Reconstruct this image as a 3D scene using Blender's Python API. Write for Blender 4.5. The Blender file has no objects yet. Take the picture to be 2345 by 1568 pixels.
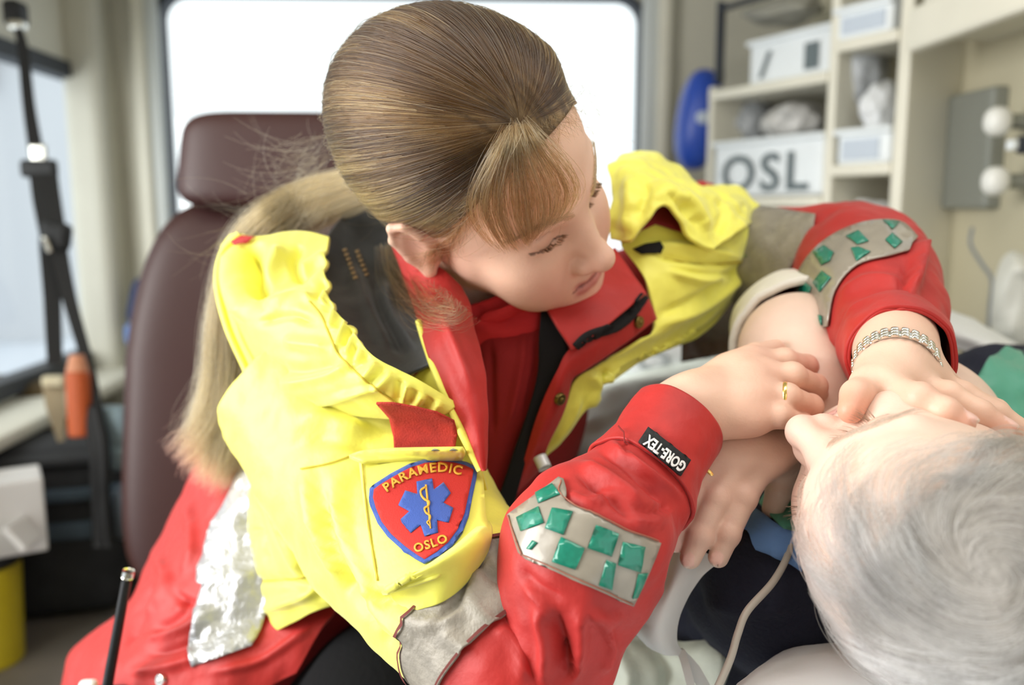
import bpy, bmesh, math, random
import numpy as np
from mathutils import Vector, Matrix
from mathutils.bvhtree import BVHTree
from mathutils.geometry import delaunay_2d_cdt
rng = np.random.default_rng(7)
random.seed(7)
scene = bpy.context.scene
COL = scene.collection

# ---------------------------------------------------------------- camera, world, lights, exposure
FPX, CX, CY = 2000.0, 1172.5, 784.0
CAM = np.array([0.0, 0.0, 1.25])
YAW, PITCH = math.atan2(92.5, 2000.0), math.radians(8.65)
FWD = np.array([math.sin(YAW)*math.cos(PITCH), math.cos(YAW)*math.cos(PITCH), -math.sin(PITCH)])
RGT = np.cross(FWD, [0, 0, 1.0]); RGT /= np.linalg.norm(RGT)
UPV = np.cross(RGT, FWD)
CB = np.stack([RGT, UPV, -FWD], 1)             # camera axes as columns

camd = bpy.data.cameras.new('camera'); camo = bpy.data.objects.new('camera', camd); COL.objects.link(camo)
camo.matrix_world = Matrix([list(CB[0])+[CAM[0]], list(CB[1])+[CAM[1]], list(CB[2])+[CAM[2]], [0, 0, 0, 1]])
camd.sensor_width = 36.0; camd.lens = FPX/2345*36.0; camd.clip_start = 0.02
camd.dof.use_dof = True; camd.dof.focus_distance = 0.585; camd.dof.aperture_fstop = 3.3
scene.camera = camo
scene.view_settings.view_transform = 'Standard'; scene.view_settings.look = 'None'
scene.view_settings.gamma = 1; scene.view_settings.use_curve_mapping = False
scene.view_settings.exposure = -0.22
scene.cycles.max_bounces = 7; scene.cycles.diffuse_bounces = 4; scene.cycles.glossy_bounces = 3
scene.cycles.transmission_bounces = 4; scene.cycles.transparent_max_bounces = 8
scene.cycles.sample_clamp_indirect = 4.0; scene.cycles.caustics_reflective = False; scene.cycles.caustics_refractive = False

w = bpy.data.worlds.new('overcast_sky'); scene.world = w; w.use_nodes = True
nt = w.node_tree; nt.nodes.clear()
wo = nt.nodes.new('ShaderNodeOutputWorld'); wb = nt.nodes.new('ShaderNodeBackground')
wb.inputs[0].default_value = (0.92, 0.97, 1.0, 1); wb.inputs[1].default_value = 1.9
nt.links.new(wb.outputs[0], wo.inputs[0])

def area_light(name, loc, target, sx, sy, power, color):
    l = bpy.data.lights.new(name, 'AREA'); l.shape = 'RECTANGLE'; l.size = sx; l.size_y = sy; l.energy = power; l.color = color
    o = bpy.data.objects.new(name, l); COL.objects.link(o); o.location = loc
    o.rotation_euler = (Vector(target)-Vector(loc)).to_track_quat('-Z', 'Y').to_euler()
    return o
area_light('side_door_daylight', (-1.5, 0.36, 1.42), (-0.05, 0.70, 1.12), 1.0, 1.2, 53, (1.0, 0.985, 0.95))
area_light('added_top_fill', (0.25, 0.45, 1.90), (0.25, 0.60, 1.0), 0.9, 0.35, 5.5, (1.0, 0.97, 0.92))  # unseen fill light, added to brighten pillow, blanket and grey hair from above

# ---------------------------------------------------------------- helpers
def P(x, y, d):
    """a point of the place: seen at (x, y), d metres deep along the lens axis"""
    return CAM + CB @ np.array([(x-CX)/FPX*d, -(y-CY)/FPX*d, -d])
def PA(a):
    a = np.asarray(a, float); d = a[..., 2]
    return CAM + np.stack([(a[..., 0]-CX)/FPX*d, -(a[..., 1]-CY)/FPX*d, -d], -1) @ CB.T
def C2W(p): return CAM + np.asarray(p, float) @ CB.T
def proj(v):
    q = (np.asarray(v, float)-CAM) @ CB; d = -q[:, 2]
    return np.stack([CX+FPX*q[:, 0]/d, CY-FPX*q[:, 1]/d], 1), d
def on_y(x, y, Y):
    r = P(x, y, 1.0)-CAM; return CAM + r*(Y-CAM[1])/r[1]
def on_x(x, y, X):
    r = P(x, y, 1.0)-CAM; return CAM + r*(X-CAM[0])/r[0]
def on_z(x, y, Z):
    r = P(x, y, 1.0)-CAM; return CAM + r*(Z-CAM[2])/r[2]

def tag(o, label=None, cat=None, group=None, kind=None):
    if label: o['label'] = label
    if cat: o['category'] = cat
    if group: o['group'] = group
    if kind: o['kind'] = kind
    return o
def link(name, me, m=None, parent=None, smooth=True):
    o = bpy.data.objects.new(name, me); COL.objects.link(o)
    if m is not None and len(me.materials) == 0: me.materials.append(m)
    if parent is not None: o.parent = parent
    if smooth and hasattr(me, 'polygons'):
        me.polygons.foreach_set('use_smooth', np.ones(len(me.polygons), bool))
    return o
def mesh_np(name, V, F):
    me = bpy.data.meshes.new(name)
    V = np.asarray(V, np.float32); F = np.asarray(F, np.int32)
    me.vertices.add(len(V)); me.vertices.foreach_set('co', V.ravel())
    k = F.shape[1]; me.loops.add(F.size); me.loops.foreach_set('vertex_index', F.ravel())
    me.polygons.add(len(F)); me.polygons.foreach_set('loop_start', np.arange(0, F.size, k, dtype=np.int32))
    me.update(calc_edges=True); me.validate()
    return me
def obj_np(name, V, F, m=None, parent=None, smooth=True): return link(name, mesh_np(name, V, F), m, parent, smooth)
def empty(name, loc, label, cat, group=None):
    o = bpy.data.objects.new(name, None); COL.objects.link(o); o.location = loc
    return tag(o, label, cat, group)
def set_parent(o, p):
    o.parent = p; o.matrix_parent_inverse = Matrix.Translation(-Vector(p.location)) if p.type == 'EMPTY' else Matrix.Identity(4)
    return o
def attr_color(me, cols):
    a = me.color_attributes.new('Col', 'FLOAT_COLOR', 'POINT')
    c = np.ones((len(cols), 4), np.float32); c[:, :3] = cols; a.data.foreach_set('color', c.ravel())

# bmesh based small shapes ------------------------------------------------
def bm_box(bm, c, s, R=None, bevel=0.0, seg=2):
    r = bmesh.ops.create_cube(bm, size=1.0); vs = r['verts']
    M = Matrix.Identity(3) if R is None else R
    for v in vs: v.co = Vector((v.co.x*s[0], v.co.y*s[1], v.co.z*s[2]))
    if bevel > 0:
        es = list({e for v in vs for e in v.link_edges})
        rr = bmesh.ops.bevel(bm, geom=es, offset=bevel, segments=seg, affect='EDGES', profile=0.5, clamp_overlap=True)
        vs = list({v for f in rr['faces'] for v in f.verts} | {v for v in vs if v.is_valid})
    for v in vs: v.co = M @ v.co + Vector(c)
    return vs
def bm_cyl(bm, a, b, r1, r2=None, seg=20, caps=True):
    a, b = Vector(a), Vector(b); r2 = r1 if r2 is None else r2
    M = (b-a).to_track_quat('Z', 'Y').to_matrix().to_4x4(); M.translation = (a+b)/2
    bmesh.ops.create_cone(bm, cap_ends=caps, segments=seg, radius1=r1, radius2=r2, depth=(b-a).length, matrix=M)
def bm_obj(name, bm, m=None, parent=None, smooth=False, bevel=0.0):
    me = bpy.data.meshes.new(name); bm.to_mesh(me); bm.free()
    o = link(name, me, m, parent, smooth)
    if bevel:
        md = o.modifiers.new('round', 'BEVEL'); md.width = bevel; md.segments = 2; md.limit_method = 'ANGLE'
    if smooth:
        pass
    return o
def box(name, c, s, m, parent=None, R=None, bevel=0.004, seg=2):
    bm = bmesh.new(); bm_box(bm, c, s, R, bevel, seg); return bm_obj(name, bm, m, parent)
def yaw_m(a): return Matrix.Rotation(a, 3, 'Z')

# numpy noise --------------------------------------------------------------
_perm = rng.random((64, 64, 64)).astype(np.float32)
def vnoise(p):
    p = np.asarray(p, float); i = np.floor(p).astype(int); f = p-i; f = f*f*(3-2*f)
    i0 = i & 63; i1 = (i+1) & 63
    def g(a, b, c): return _perm[a[:, 0], b[:, 1], c[:, 2]]
    x, y, z = f[:, 0], f[:, 1], f[:, 2]
    return (((g(i0, i0, i0)*(1-x)+g(i1, i0, i0)*x)*(1-y)+(g(i0, i1, i0)*(1-x)+g(i1, i1, i0)*x)*y)*(1-z)
            + ((g(i0, i0, i1)*(1-x)+g(i1, i0, i1)*x)*(1-y)+(g(i0, i1, i1)*(1-x)+g(i1, i1, i1)*x)*y)*z)*2-1
def fbm(p, n=3):
    s = 0; a = 1.0
    for k in range(n): s = s+a*vnoise(np.asarray(p)*2**k+k*17.3); a *= .5
    return s

def vnormals(V, F):
    fn = np.cross(V[F[:, 2]]-V[F[:, 0]], V[F[:, -1]]-V[F[:, 1]]) if F.shape[1] == 4 else np.cross(V[F[:, 1]]-V[F[:, 0]], V[F[:, 2]]-V[F[:, 0]])
    n = np.zeros_like(V)
    for k in range(F.shape[1]): np.add.at(n, F[:, k], fn)
    return n/(np.linalg.norm(n, axis=1, keepdims=True)+1e-12)
def poly_dist(q, line):
    """distance to a polyline and the position along it (0..1), in picture units"""
    L = np.asarray(line, float); best = np.full(len(q), 1e9); tt = np.zeros(len(q))
    seg = np.linalg.norm(np.diff(L, axis=0), axis=1); tot = seg.sum(); acc = 0
    for a, b, s in zip(L[:-1], L[1:], seg):
        h = np.clip(((q-a)@(b-a))/(s*s+1e-9), 0, 1); d = np.linalg.norm(q-a-h[:, None]*(b-a), axis=1)
        m = d < best; best[m] = d[m]; tt[m] = (acc+h[m]*s)/tot; acc += s
    return best, tt
def smooth_line(L, n=8):
    L = np.asarray(L, float)
    if len(L) < 3: return L
    out = []
    E = np.vstack([2*L[0]-L[1], L, 2*L[-1]-L[-2]])
    for i in range(len(L)-1):
        p0, p1, p2, p3 = E[i:i+4]
        for t in np.linspace(0, 1, n, endpoint=False):
            out.append(.5*((2*p1)+(-p0+p2)*t+(2*p0-5*p1+4*p2-p3)*t*t+(-p0+3*p1-3*p2+p3)*t**3))
    out.append(L[-1]); return np.array(out)
def folds(V, N, specs, px=None):
    """cloth folds: (polyline, half width px, height mm); ridge if positive, crease if negative"""
    if px is None: px, _ = proj(V)
    D = np.zeros(len(V))
    for line, wd, h in specs:
        L = smooth_line(line, 6); m = np.all((px > L.min(0)-wd*3) & (px < L.max(0)+wd*3), axis=1)
        if not m.any(): continue
        d, t = poly_dist(px[m], L)
        end = np.clip(np.minimum(t, 1-t)*5+.12, 0, 1)
        D[m] += h*1e-3*np.exp(-(d/wd)**2)*end
    return V+N*D[:, None]

def cr(Pm, axis, n):
    """Catmull-Rom resampling of a control grid along one axis to n samples"""
    Pm = np.moveaxis(np.asarray(Pm, float), axis, 0); k = len(Pm)
    if k == 2:
        t = np.linspace(0, 1, n).reshape((-1,)+(1,)*(Pm.ndim-1)); out = Pm[0]*(1-t)+Pm[1]*t
    else:
        E = np.concatenate([[2*Pm[0]-Pm[1]], Pm, [2*Pm[-1]-Pm[-2]]])
        u = np.linspace(0, k-1, n); i = np.minimum(u.astype(int), k-2); t = (u-i).reshape((-1,)+(1,)*(Pm.ndim-1))
        p0, p1, p2, p3 = E[i], E[i+1], E[i+2], E[i+3]
        out = .5*(2*p1+(p2-p0)*t+(2*p0-5*p1+4*p2-p3)*t*t+(3*p1-p0-3*p2+p3)*t**3)
    return np.moveaxis(out, 0, axis)
def grid_faces(nu, nv, wrap=False):
    i = np.arange(nu-1)[:, None]; j = np.arange(nv if wrap else nv-1)[None, :]; j2 = (j+1) % nv
    return np.stack([i*nv+j, (i+1)*nv+j, (i+1)*nv+j2, i*nv+j2], -1).reshape(-1, 4)
def face_cam(V, F):
    """orient faces towards the visible side"""
    fn = np.cross(V[F[:, 2]]-V[F[:, 0]], V[F[:, 3]]-V[F[:, 1]]); c = V[F].mean(1)
    return F[:, ::-1] if np.median((fn*(CAM-c)).sum(1)) < 0 else F
def patch(name, G, m, parent=None, nu=90, nv=90, th=0.002, fl=(), noise=0.0, nscale=14.0, world=False, sub=False):
    """a cloth panel through a grid of control points (seen x, y, depth)"""
    W = np.asarray(G, float) if world else PA(G)
    S = cr(cr(W, 0, nu), 1, nv); V = S.reshape(-1, 3); F = face_cam(V, grid_faces(nu, nv))
    N = vnormals(V, F)
    if noise: V = V+N*(fbm(V*nscale, 3)*noise+fbm(V*nscale*3.4+9, 2)*noise*.20)[:, None]
    if fl: V = folds(V, vnormals(V, F), fl)
    o = obj_np(name, V, F, m, parent)
    if th:
        md = o.modifiers.new('cloth_thickness', 'SOLIDIFY'); md.thickness = th; md.offset = -1
    return o
def tube(name, S, m, parent=None, nu=120, nv=72, u0=0.0, u1=1.0, off=0.0, fl=(), noise=0.0, nscale=16.0, th=0.0, a0=0.0, a1=360.0, caps=False, ret=False):
    """a sleeve through sections (x, y, d, r towards lens, r sideways)"""
    S = np.asarray(S, float); ctr = PA(S[:, :3]); c = cr(np.c_[ctr, S[:, 3:5]], 0, 241)
    u = np.linspace(u0, u1, nu)*240; i = np.clip(u.astype(int), 0, 239); t = (u-i)[:, None]
    q = c[i]*(1-t)+c[i+1]*t; C = q[:, :3]; ra = q[:, 3]+off; rb = q[:, 4]+off
    T = np.gradient(c[:, :3], axis=0); T = T[i]*(1-t)+T[i+1]*t; T /= np.linalg.norm(T, axis=1, keepdims=True)
    A = CAM-C; A -= T*(A*T).sum(1, keepdims=True); A /= np.linalg.norm(A, axis=1, keepdims=True); B = np.cross(T, A)
    full = (a1-a0) >= 360
    th_ = np.radians(np.linspace(a0, a1, nv, endpoint=not full))
    V = C[:, None]+A[:, None]*(ra[:, None]*np.cos(th_))[..., None]+B[:, None]*(rb[:, None]*np.sin(th_))[..., None]
    V = V.reshape(-1, 3); F = grid_faces(nu, nv, full)
    N = vnormals(V, F); cc = np.repeat(C, nv, 0)
    if ((V-cc)*N).sum() < 0: F = F[:, ::-1]; N = -N
    if noise: q_ = V-N*off; V = V+N*(fbm(q_*nscale, 3)*noise+fbm(q_*nscale*3.2+9, 2)*noise*.26)[:, None]
    if fl:
        front = (N*(CAM-V)).sum(1) > -0.15*np.linalg.norm(CAM-V, axis=1)
        V2 = folds(V, N, fl); V = np.where(front[:, None], V2, V)
    if ret: return V, F
    o = obj_np(name, V, F, m, parent)
    if th:
        md = o.modifiers.new('cloth_thickness', 'SOLIDIFY'); md.thickness = th; md.offset = -1
    return o
def wire(name, pts, r, m, parent=None, seg=10, n=60, world=False, r2=None):
    pts = np.asarray(pts, float); W = pts if world else PA(pts)
    C = cr(W, 0, n); T = np.gradient(C, axis=0); T /= np.linalg.norm(T, axis=1, keepdims=True)
    A = np.zeros_like(C); a = np.cross(T[0], [0.3, 0.5, 0.8]); a /= np.linalg.norm(a)
    for k in range(n):
        a = a-T[k]*(a@T[k]); a /= np.linalg.norm(a); A[k] = a
    B = np.cross(T, A); th_ = np.linspace(0, 2*np.pi, seg, endpoint=False)
    R = np.linspace(r, r if r2 is None else r2, n)[:, None, None]
    V = C[:, None]+R*(A[:, None]*np.cos(th_)[None, :, None]+B[:, None]*np.sin(th_)[None, :, None])
    V = np.vstack([V.reshape(-1, 3), C[:1], C[-1:]]); F = [list(f) for f in grid_faces(n, seg, True)]
    me = bpy.data.meshes.new(name); k0 = n*seg
    F += [[k0, (j+1) % seg, j] for j in range(seg)] + [[k0+1, (n-1)*seg+j, (n-1)*seg+(j+1) % seg] for j in range(seg)]
    me.from_pydata(V.tolist(), [], F); return link(name, me, m, parent)
def strap(name, pts, width, th, m, parent=None, n=60, side=None, world=False):
    """flat webbing through points; width may vary (list)"""
    pts = np.asarray(pts, float); W = pts if world else PA(pts)
    C = cr(W, 0, n); T = np.gradient(C, axis=0); T /= np.linalg.norm(T, axis=1, keepdims=True)
    wd = np.interp(np.linspace(0, 1, n), np.linspace(0, 1, len(np.atleast_1d(width))), np.atleast_1d(width))
    Z = CAM-C if side is None else np.tile(np.asarray(side, float), (n, 1))
    Z = Z-T*(Z*T).sum(1, keepdims=True); Z /= np.linalg.norm(Z, axis=1, keepdims=True); B = np.cross(T, Z)
    q = np.array([[-.5, .5], [.5, .5], [.5, -.5], [-.5, -.5]])
    V = C[:, None]+B[:, None]*(q[None, :, :1]*wd[:, None, None])+Z[:, None]*(q[None, :, 1:]*th)
    F = [list(f) for f in grid_faces(n, 4, True)]+[[0, 1, 2, 3], [4*n-1, 4*n-2, 4*n-3, 4*n-4]]
    me = bpy.data.meshes.new(name); me.from_pydata(V.reshape(-1, 3).tolist(), [], F)
    bm = bmesh.new(); bm.from_mesh(me); bmesh.ops.recalc_face_normals(bm, faces=bm.faces); bm.to_mesh(me); bm.free()
    return link(name, me, m, parent, smooth=False)

# panels sewn onto a surface -----------------------------------------------
def bvh_of(objs):
    dg = bpy.context.evaluated_depsgraph_get(); V = []; F = []
    for o in objs:
        ev = o.evaluated_get(dg); me = ev.to_mesh(); k = len(V); M = o.matrix_world
        V += [M @ v.co for v in me.vertices]; F += [[k+i for i in p.vertices] for p in me.polygons]; ev.to_mesh_clear()
    return BVHTree.FromPolygons(V, F)
def hit(bvh, x, y):
    d = Vector(P(x, y, 1.0)-CAM).normalized(); r = bvh.ray_cast(Vector(CAM), d, 6.0)
    if r[0] is None: return None
    n = r[1] if r[1].dot(d) < 0 else -r[1]
    return r[0], n
def inside(poly, q):
    x, y = q[:, 0], q[:, 1]; c = np.zeros(len(q), bool); n = len(poly)
    for i in range(n):
        x1, y1 = poly[i]; x2, y2 = poly[(i+1) % n]
        m = ((y1 > y) != (y2 > y)) & (x < (x2-x1)*(y-y1)/(y2-y1+1e-12)+x1); c ^= m
    return c
def tri_poly(polys, step):
    """triangulate outline(s) with inner points; inner outlines are holes"""
    pts = []; edges = []
    for pl in polys:
        d = []
        for a, b in zip(pl, np.roll(pl, -1, 0)):
            k = max(1, int(np.linalg.norm(b-a)/step)); d += [a+(b-a)*t/k for t in range(k)]
        s = len(pts); n = len(d); pts += d; edges += [(s+i, s+(i+1) % n) for i in range(n)]
    allp = np.array(pts); lo, hi = allp.min(0), allp.max(0)
    gx, gy = np.meshgrid(np.arange(lo[0]+step/2, hi[0], step), np.arange(lo[1]+step/2, hi[1], step))
    g = np.c_[gx.ravel(), gy.ravel()]+rng.uniform(-.1, .1, (gx.size, 2))*step
    m = np.zeros(len(g), bool)
    for pl in polys: m ^= inside(pl, g)
    g = g[m]
    if len(g):
        from_edge = np.min(np.linalg.norm(g[:, None]-allp[None], axis=2), axis=1) if len(g)*len(allp) < 4e6 else np.ones(len(g))*9e9
        g = g[from_edge > step*.45]
    vv, _, ff, *_ = delaunay_2d_cdt([Vector(p) for p in np.vstack([allp, g])], edges, [], 0, 1e-4)
    V = np.array([list(v) for v in vv]); F = np.array([f for f in ff if len(f) == 3])
    c = V[F].mean(1); m = np.zeros(len(c), bool)
    for pl in polys: m ^= inside(pl, c)
    return V, F[m]
def sew(name, polys, bvh, m, parent=None, off=0.0012, step=10.0, th=0.001, default_d=0.65, wrinkle=0.0, calm=False, deg=2):
    """a panel with these outlines (picture coordinates) laid on the surface below it"""
    polys = [np.asarray(p, float) for p in (polys if isinstance(polys[0][0], (list, tuple, np.ndarray)) else [polys])]
    V, F = tri_poly(polys, step); W = []; miss = []
    if calm:      # the panel hangs clear of the small folds below it
        g = [(x, y, -((np.array(h_[0])-CAM)@CB)[2]) for x, y in V for h_ in (hit(bvh, x, y),) if h_]
        g = np.array(g); c0 = g[:, :2].mean(0); s0 = 100.0
        bas = lambda q: np.stack([((q[:, 0]-c0[0])/s0)**i*((q[:, 1]-c0[1])/s0)**j for i in range(deg+1) for j in range(deg+1-i)], 1)
        co, *_ = np.linalg.lstsq(bas(g[:, :2]), g[:, 2], rcond=None); res = g[:, 2]-bas(g[:, :2])@co; sh = np.percentile(res, 3)
        dd = bas(V)@co+min(sh, 0)-off; W = [P(x, y, d) for (x, y), d in zip(V, dd)]
    for i, (x, y) in enumerate(V if not calm else []):
        h = hit(bvh, x, y)
        if h is None: miss.append(i); W.append(None)
        else: W.append(np.array(h[0])+np.array(h[1])*off)
    if miss:
        ok = [i for i in range(len(V)) if W[i] is not None]
        for i in miss:
            if ok:
                j = min(ok, key=lambda k: (V[k][0]-V[i][0])**2+(V[k][1]-V[i][1])**2); d = -((W[j]-CAM)@CB)[2]
            else: d = default_d
            W[i] = P(V[i][0], V[i][1], d)
    W = np.array(W); fn = np.cross(W[F[:, 1]]-W[F[:, 0]], W[F[:, 2]]-W[F[:, 0]])
    fl = (fn*(CAM-W[F[:, 0]])).sum(1) < 0; F[fl] = F[fl][:, ::-1]
    if wrinkle: W = W+vnormals(W, F)*(fbm(W*60, 2)*wrinkle)[:, None]
    o = obj_np(name, W, F, m, parent)
    if th:
        md = o.modifiers.new('cloth_thickness', 'SOLIDIFY'); md.thickness = th; md.offset = 0.6
    return o
def line_poly(line, width, n=8):
    L = smooth_line(line, n); T = np.gradient(L, axis=0); T /= np.linalg.norm(T, axis=1, keepdims=True)+1e-9
    B = np.c_[-T[:, 1], T[:, 0]]; wd = np.interp(np.linspace(0, 1, len(L)), np.linspace(0, 1, len(np.atleast_1d(width))), np.atleast_1d(width))[:, None]
    return np.vstack([L+B*wd/2, (L-B*wd/2)[::-1]])
def text_polys(txt, bold=0.0, spacing=1.0):
    """triangles of a piece of lettering, unit cap height, x from 0"""
    c = bpy.data.curves.new('lettering', 'FONT'); c.body = txt; c.offset = bold; c.space_character = spacing; c.resolution_u = 3
    o = bpy.data.objects.new('lettering', c); COL.objects.link(o)
    me = bpy.data.meshes.new_from_object(o.evaluated_get(bpy.context.evaluated_depsgraph_get()))
    V = np.array([v.co[:2] for v in me.vertices]); F = []
    bm = bmesh.new(); bm.from_mesh(me); bmesh.ops.triangulate(bm, faces=bm.faces)
    bmesh.ops.subdivide_edges(bm, edges=bm.edges, cuts=1, use_grid_fill=True); bmesh.ops.triangulate(bm, faces=bm.faces)
    bm.verts.index_update(); V = np.array([v.co[:2] for v in bm.verts]); F = np.array([[v.index for v in f.verts] for f in bm.faces]); bm.free()
    bpy.data.objects.remove(o); bpy.data.curves.remove(c); bpy.data.meshes.remove(me)
    V = V-[V[:, 0].min(), 0]; return V/0.69, F
def sew_flat(name, V2, F, bvh, m, parent, off, th=0.0006):
    """flat print triangles (picture coordinates) laid on a surface"""
    W = []; good = []
    for x, y in V2:
        h = hit(bvh, x, y); good.append(h is not None)
        W.append(np.array(h[0])+np.array(h[1])*off if h else np.zeros(3))
    W = np.array(W); good = np.array(good); F = F[good[F].all(1)]
    if len(F) == 0: return None
    fn = np.cross(W[F[:, 1]]-W[F[:, 0]], W[F[:, 2]]-W[F[:, 0]]); fl = (fn*(CAM-W[F[:, 0]])).sum(1) < 0; F = F.copy(); F[fl] = F[fl][:, ::-1]
    used = np.unique(F); rm = np.zeros(len(W), int); rm[used] = np.arange(len(used))
    o = obj_np(name, W[used], rm[F], m, parent, smooth=False)
    if th:
        md = o.modifiers.new('thread_height', 'SOLIDIFY'); md.thickness = th; md.offset = 0.6
    return o

# ---------------------------------------------------------------- materials
MATS = {}
def mat(name, col, rough=0.6, metal=0.0, spec=0.5, bump=None, sheen=0.0, var=None, sss=0.0, attr=False, trans=0.0, coat=0.0, emit=None):
    """procedural material; bump=(scale, strength[, kind]); var=(scale, amount) mottles the colour"""
    if name in MATS: return MATS[name]
    m = bpy.data.materials.new(name); m.use_nodes = True; n = m.node_tree.nodes; l = m.node_tree.links; b = n['Principled BSDF']
    b.inputs['Base Color'].default_value = (*col, 1); b.inputs['Roughness'].default_value = rough
    b.inputs['Metallic'].default_value = metal; b.inputs['Specular IOR Level'].default_value = spec
    b.inputs['Sheen Weight'].default_value = sheen; b.inputs['Transmission Weight'].default_value = trans; b.inputs['Coat Weight'].default_value = coat
    if sss:
        b.inputs['Subsurface Weight'].default_value = sss; b.inputs['Subsurface Radius'].default_value = (1.0, .35, .2); b.inputs['Subsurface Scale'].default_value = 0.006
    tc = n.new('ShaderNodeTexCoord'); src = None
    if attr:
        a = n.new('ShaderNodeVertexColor'); a.layer_name = 'Col'; src = a.outputs[0]
    if var:
        z = n.new('ShaderNodeTexNoise'); z.inputs['Scale'].default_value = var[0]; z.inputs['Detail'].default_value = 4; l.new(tc.outputs['Object'], z.inputs['Vector'])
        mp = n.new('ShaderNodeMapRange'); mp.inputs[1].default_value = .3; mp.inputs[2].default_value = .7; mp.inputs[3].default_value = 1-var[1]; mp.inputs[4].default_value = 1+var[1]*.6
        l.new(z.outputs[0], mp.inputs[0])
        mx = n.new('ShaderNodeMix'); mx.data_type = 'RGBA'; mx.blend_type = 'MULTIPLY'; mx.inputs[0].default_value = 1
        if src is None: mx.inputs[6].default_value = (*col, 1)
        else: l.new(src, mx.inputs[6])
        l.new(mp.outputs[0], mx.inputs[7]); src = mx.outputs[2]
    if src is not None: l.new(src, b.inputs['Base Color'])
    if bump:
        z = n.new('ShaderNodeTexNoise'); z.inputs['Scale'].default_value = bump[0]; z.inputs['Detail'].default_value = 5; l.new(tc.outputs['Object'], z.inputs['Vector'])
        bp = n.new('ShaderNodeBump'); bp.inputs['Strength'].default_value = bump[1]; bp.inputs['Distance'].default_value = bump[2] if len(bump) > 2 else 0.002
        l.new(z.outputs[0], bp.inputs['Height']); l.new(bp.outputs[0], b.inputs['Normal'])
    if emit:
        b.inputs['Emission Color'].default_value = (*emit[0], 1); b.inputs['Emission Strength'].default_value = emit[1]
    MATS[name] = m; return m
M_YEL = mat('yellow_shell_fabric', (.87, .83, .12), .5, bump=(55, .35, .004), sheen=.3)
M_RED = mat('red_shell_fabric', (.43, .012, .009), .6, bump=(60, .35, .004), sheen=.08, var=(30, .12))
M_REDD = mat('red_knit', (.27, .006, .007), .85, bump=(500, .4, .001))
M_GRYL = mat('grey_lining_fabric', (.020, .022, .026), .55, bump=(40, .4, .003), sheen=.3)
M_BLK = mat('black_webbing', (.008, .008, .009), .6, bump=(400, .4, .001))
M_BLKH = mat('black_hook_tape', (.005, .005, .006), .95, bump=(900, .6, .001))
M_REFL = mat('grey_reflective_tape', (.30, .27, .225), .52, .08, bump=(300, .5, .0015), var=(70, .22))
M_SILV = mat('silver_reflective_tape', (.46, .46, .475), .32, .5, bump=(38, .8, .008), var=(40, .15))
M_CHKB = mat('clear_grey_tape', (.31, .275, .225), .30, .05, coat=.3, bump=(30, .25, .003), var=(60, .12))
M_CHKG = mat('green_tape_square', (.008, .20, .13), .30, .05, coat=.3, bump=(30, .2, .003), var=(300, .15))
M_SEAM = mat('seam_thread', (.55, .42, .04), .8)
M_BADR = mat('badge_red_twill', (.50, .018, .012), .8, bump=(900, .5, .0006))
M_BADB = mat('badge_blue_thread', (.022, .075, .36), .7, bump=(1200, .6, .0006), sheen=.2)
M_BADG = mat('badge_gold_thread', (.70, .36, .035), .6, bump=(1200, .6, .0006))
M_WHT = mat('white_print', (.8, .8, .8), .6)
M_GOLD = mat('gold', (.95, .68, .22), .18, 1.0)
M_STEEL = mat('watch_steel', (.78, .76, .70), .16, 1.0)
M_BRASS = mat('brass_snap', (.22, .17, .05), .35, .9)
M_MAROON = mat('maroon_vinyl', (.040, .0105, .009), .48, bump=(180, .25, .0012))
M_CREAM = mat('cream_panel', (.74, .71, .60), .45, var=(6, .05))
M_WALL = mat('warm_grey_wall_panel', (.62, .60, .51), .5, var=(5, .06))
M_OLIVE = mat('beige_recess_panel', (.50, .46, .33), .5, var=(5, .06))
M_RUB = mat('dark_window_rubber', (.03, .035, .045), .6)
M_ALU = mat('pale_window_frame', (.60, .63, .62), .4)
M_GREYM = mat('grey_metal_plate', (.27, .28, .25), .45, .3)
M_BLKC = mat('black_cloth', (.006, .006, .007), .95, spec=.15, bump=(200, .4, .002))
M_DARK = mat('dark_grey_cloth', (.022, .022, .024), .85, bump=(200, .4, .002), var=(20, .3))
M_BAGB = mat('slate_blue_cloth', (.07, .10, .13), .8, bump=(200, .4, .002), var=(20, .25))
M_TAN = mat('tan_webbing', (.42, .34, .22), .8, bump=(300, .4, .001))
M_ORNG = mat('orange_plastic', (.62, .12, .03), .5)
M_WBOX = mat('white_plastic_tub', (.80, .84, .86), .3, var=(8, .06))
M_LBL = mat('pale_blue_label', (.52, .58, .66), .6)
M_INK = mat('grey_ink', (.12, .15, .16), .7)
M_BLUE = mat('blue_plastic', (.02, .07, .42), .35)
M_FLOOR = mat('brown_grey_floor', (.16, .14, .12), .55, bump=(120, .3, .002), var=(9, .25))
M_CLRBAG = mat('crinkled_clear_film', (.62, .64, .64), .25, trans=.25, bump=(35, .9, .01), var=(40, .3))
M_SHEET = mat('white_sheet', (.80, .82, .82), .85, bump=(14, .25, .006), sheen=.1)
M_BLANK = mat('pale_green_blanket', (.76, .84, .79), .9, bump=(200, .35, .002), var=(4, .12), sheen=.2)
M_NAVY = mat('navy_knit', (.009, .012, .030), .85, bump=(300, .6, .002))
M_GREEN = mat('green_satin', (.09, .36, .25), .5, bump=(30, .4, .004), sheen=.2)
M_LBLUE = mat('light_blue_cloth', (.13, .27, .58), .8, bump=(200, .3, .002))
M_RBLUE = mat('royal_blue_cloth', (.015, .05, .34), .8, bump=(200, .3, .002))
M_CORD = mat('grey_rubber_cord', (.46, .43, .38), .5)
M_TAGD = mat('black_woven_tag', (.010, .010, .011), .8, bump=(600, .4, .0006))
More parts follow.
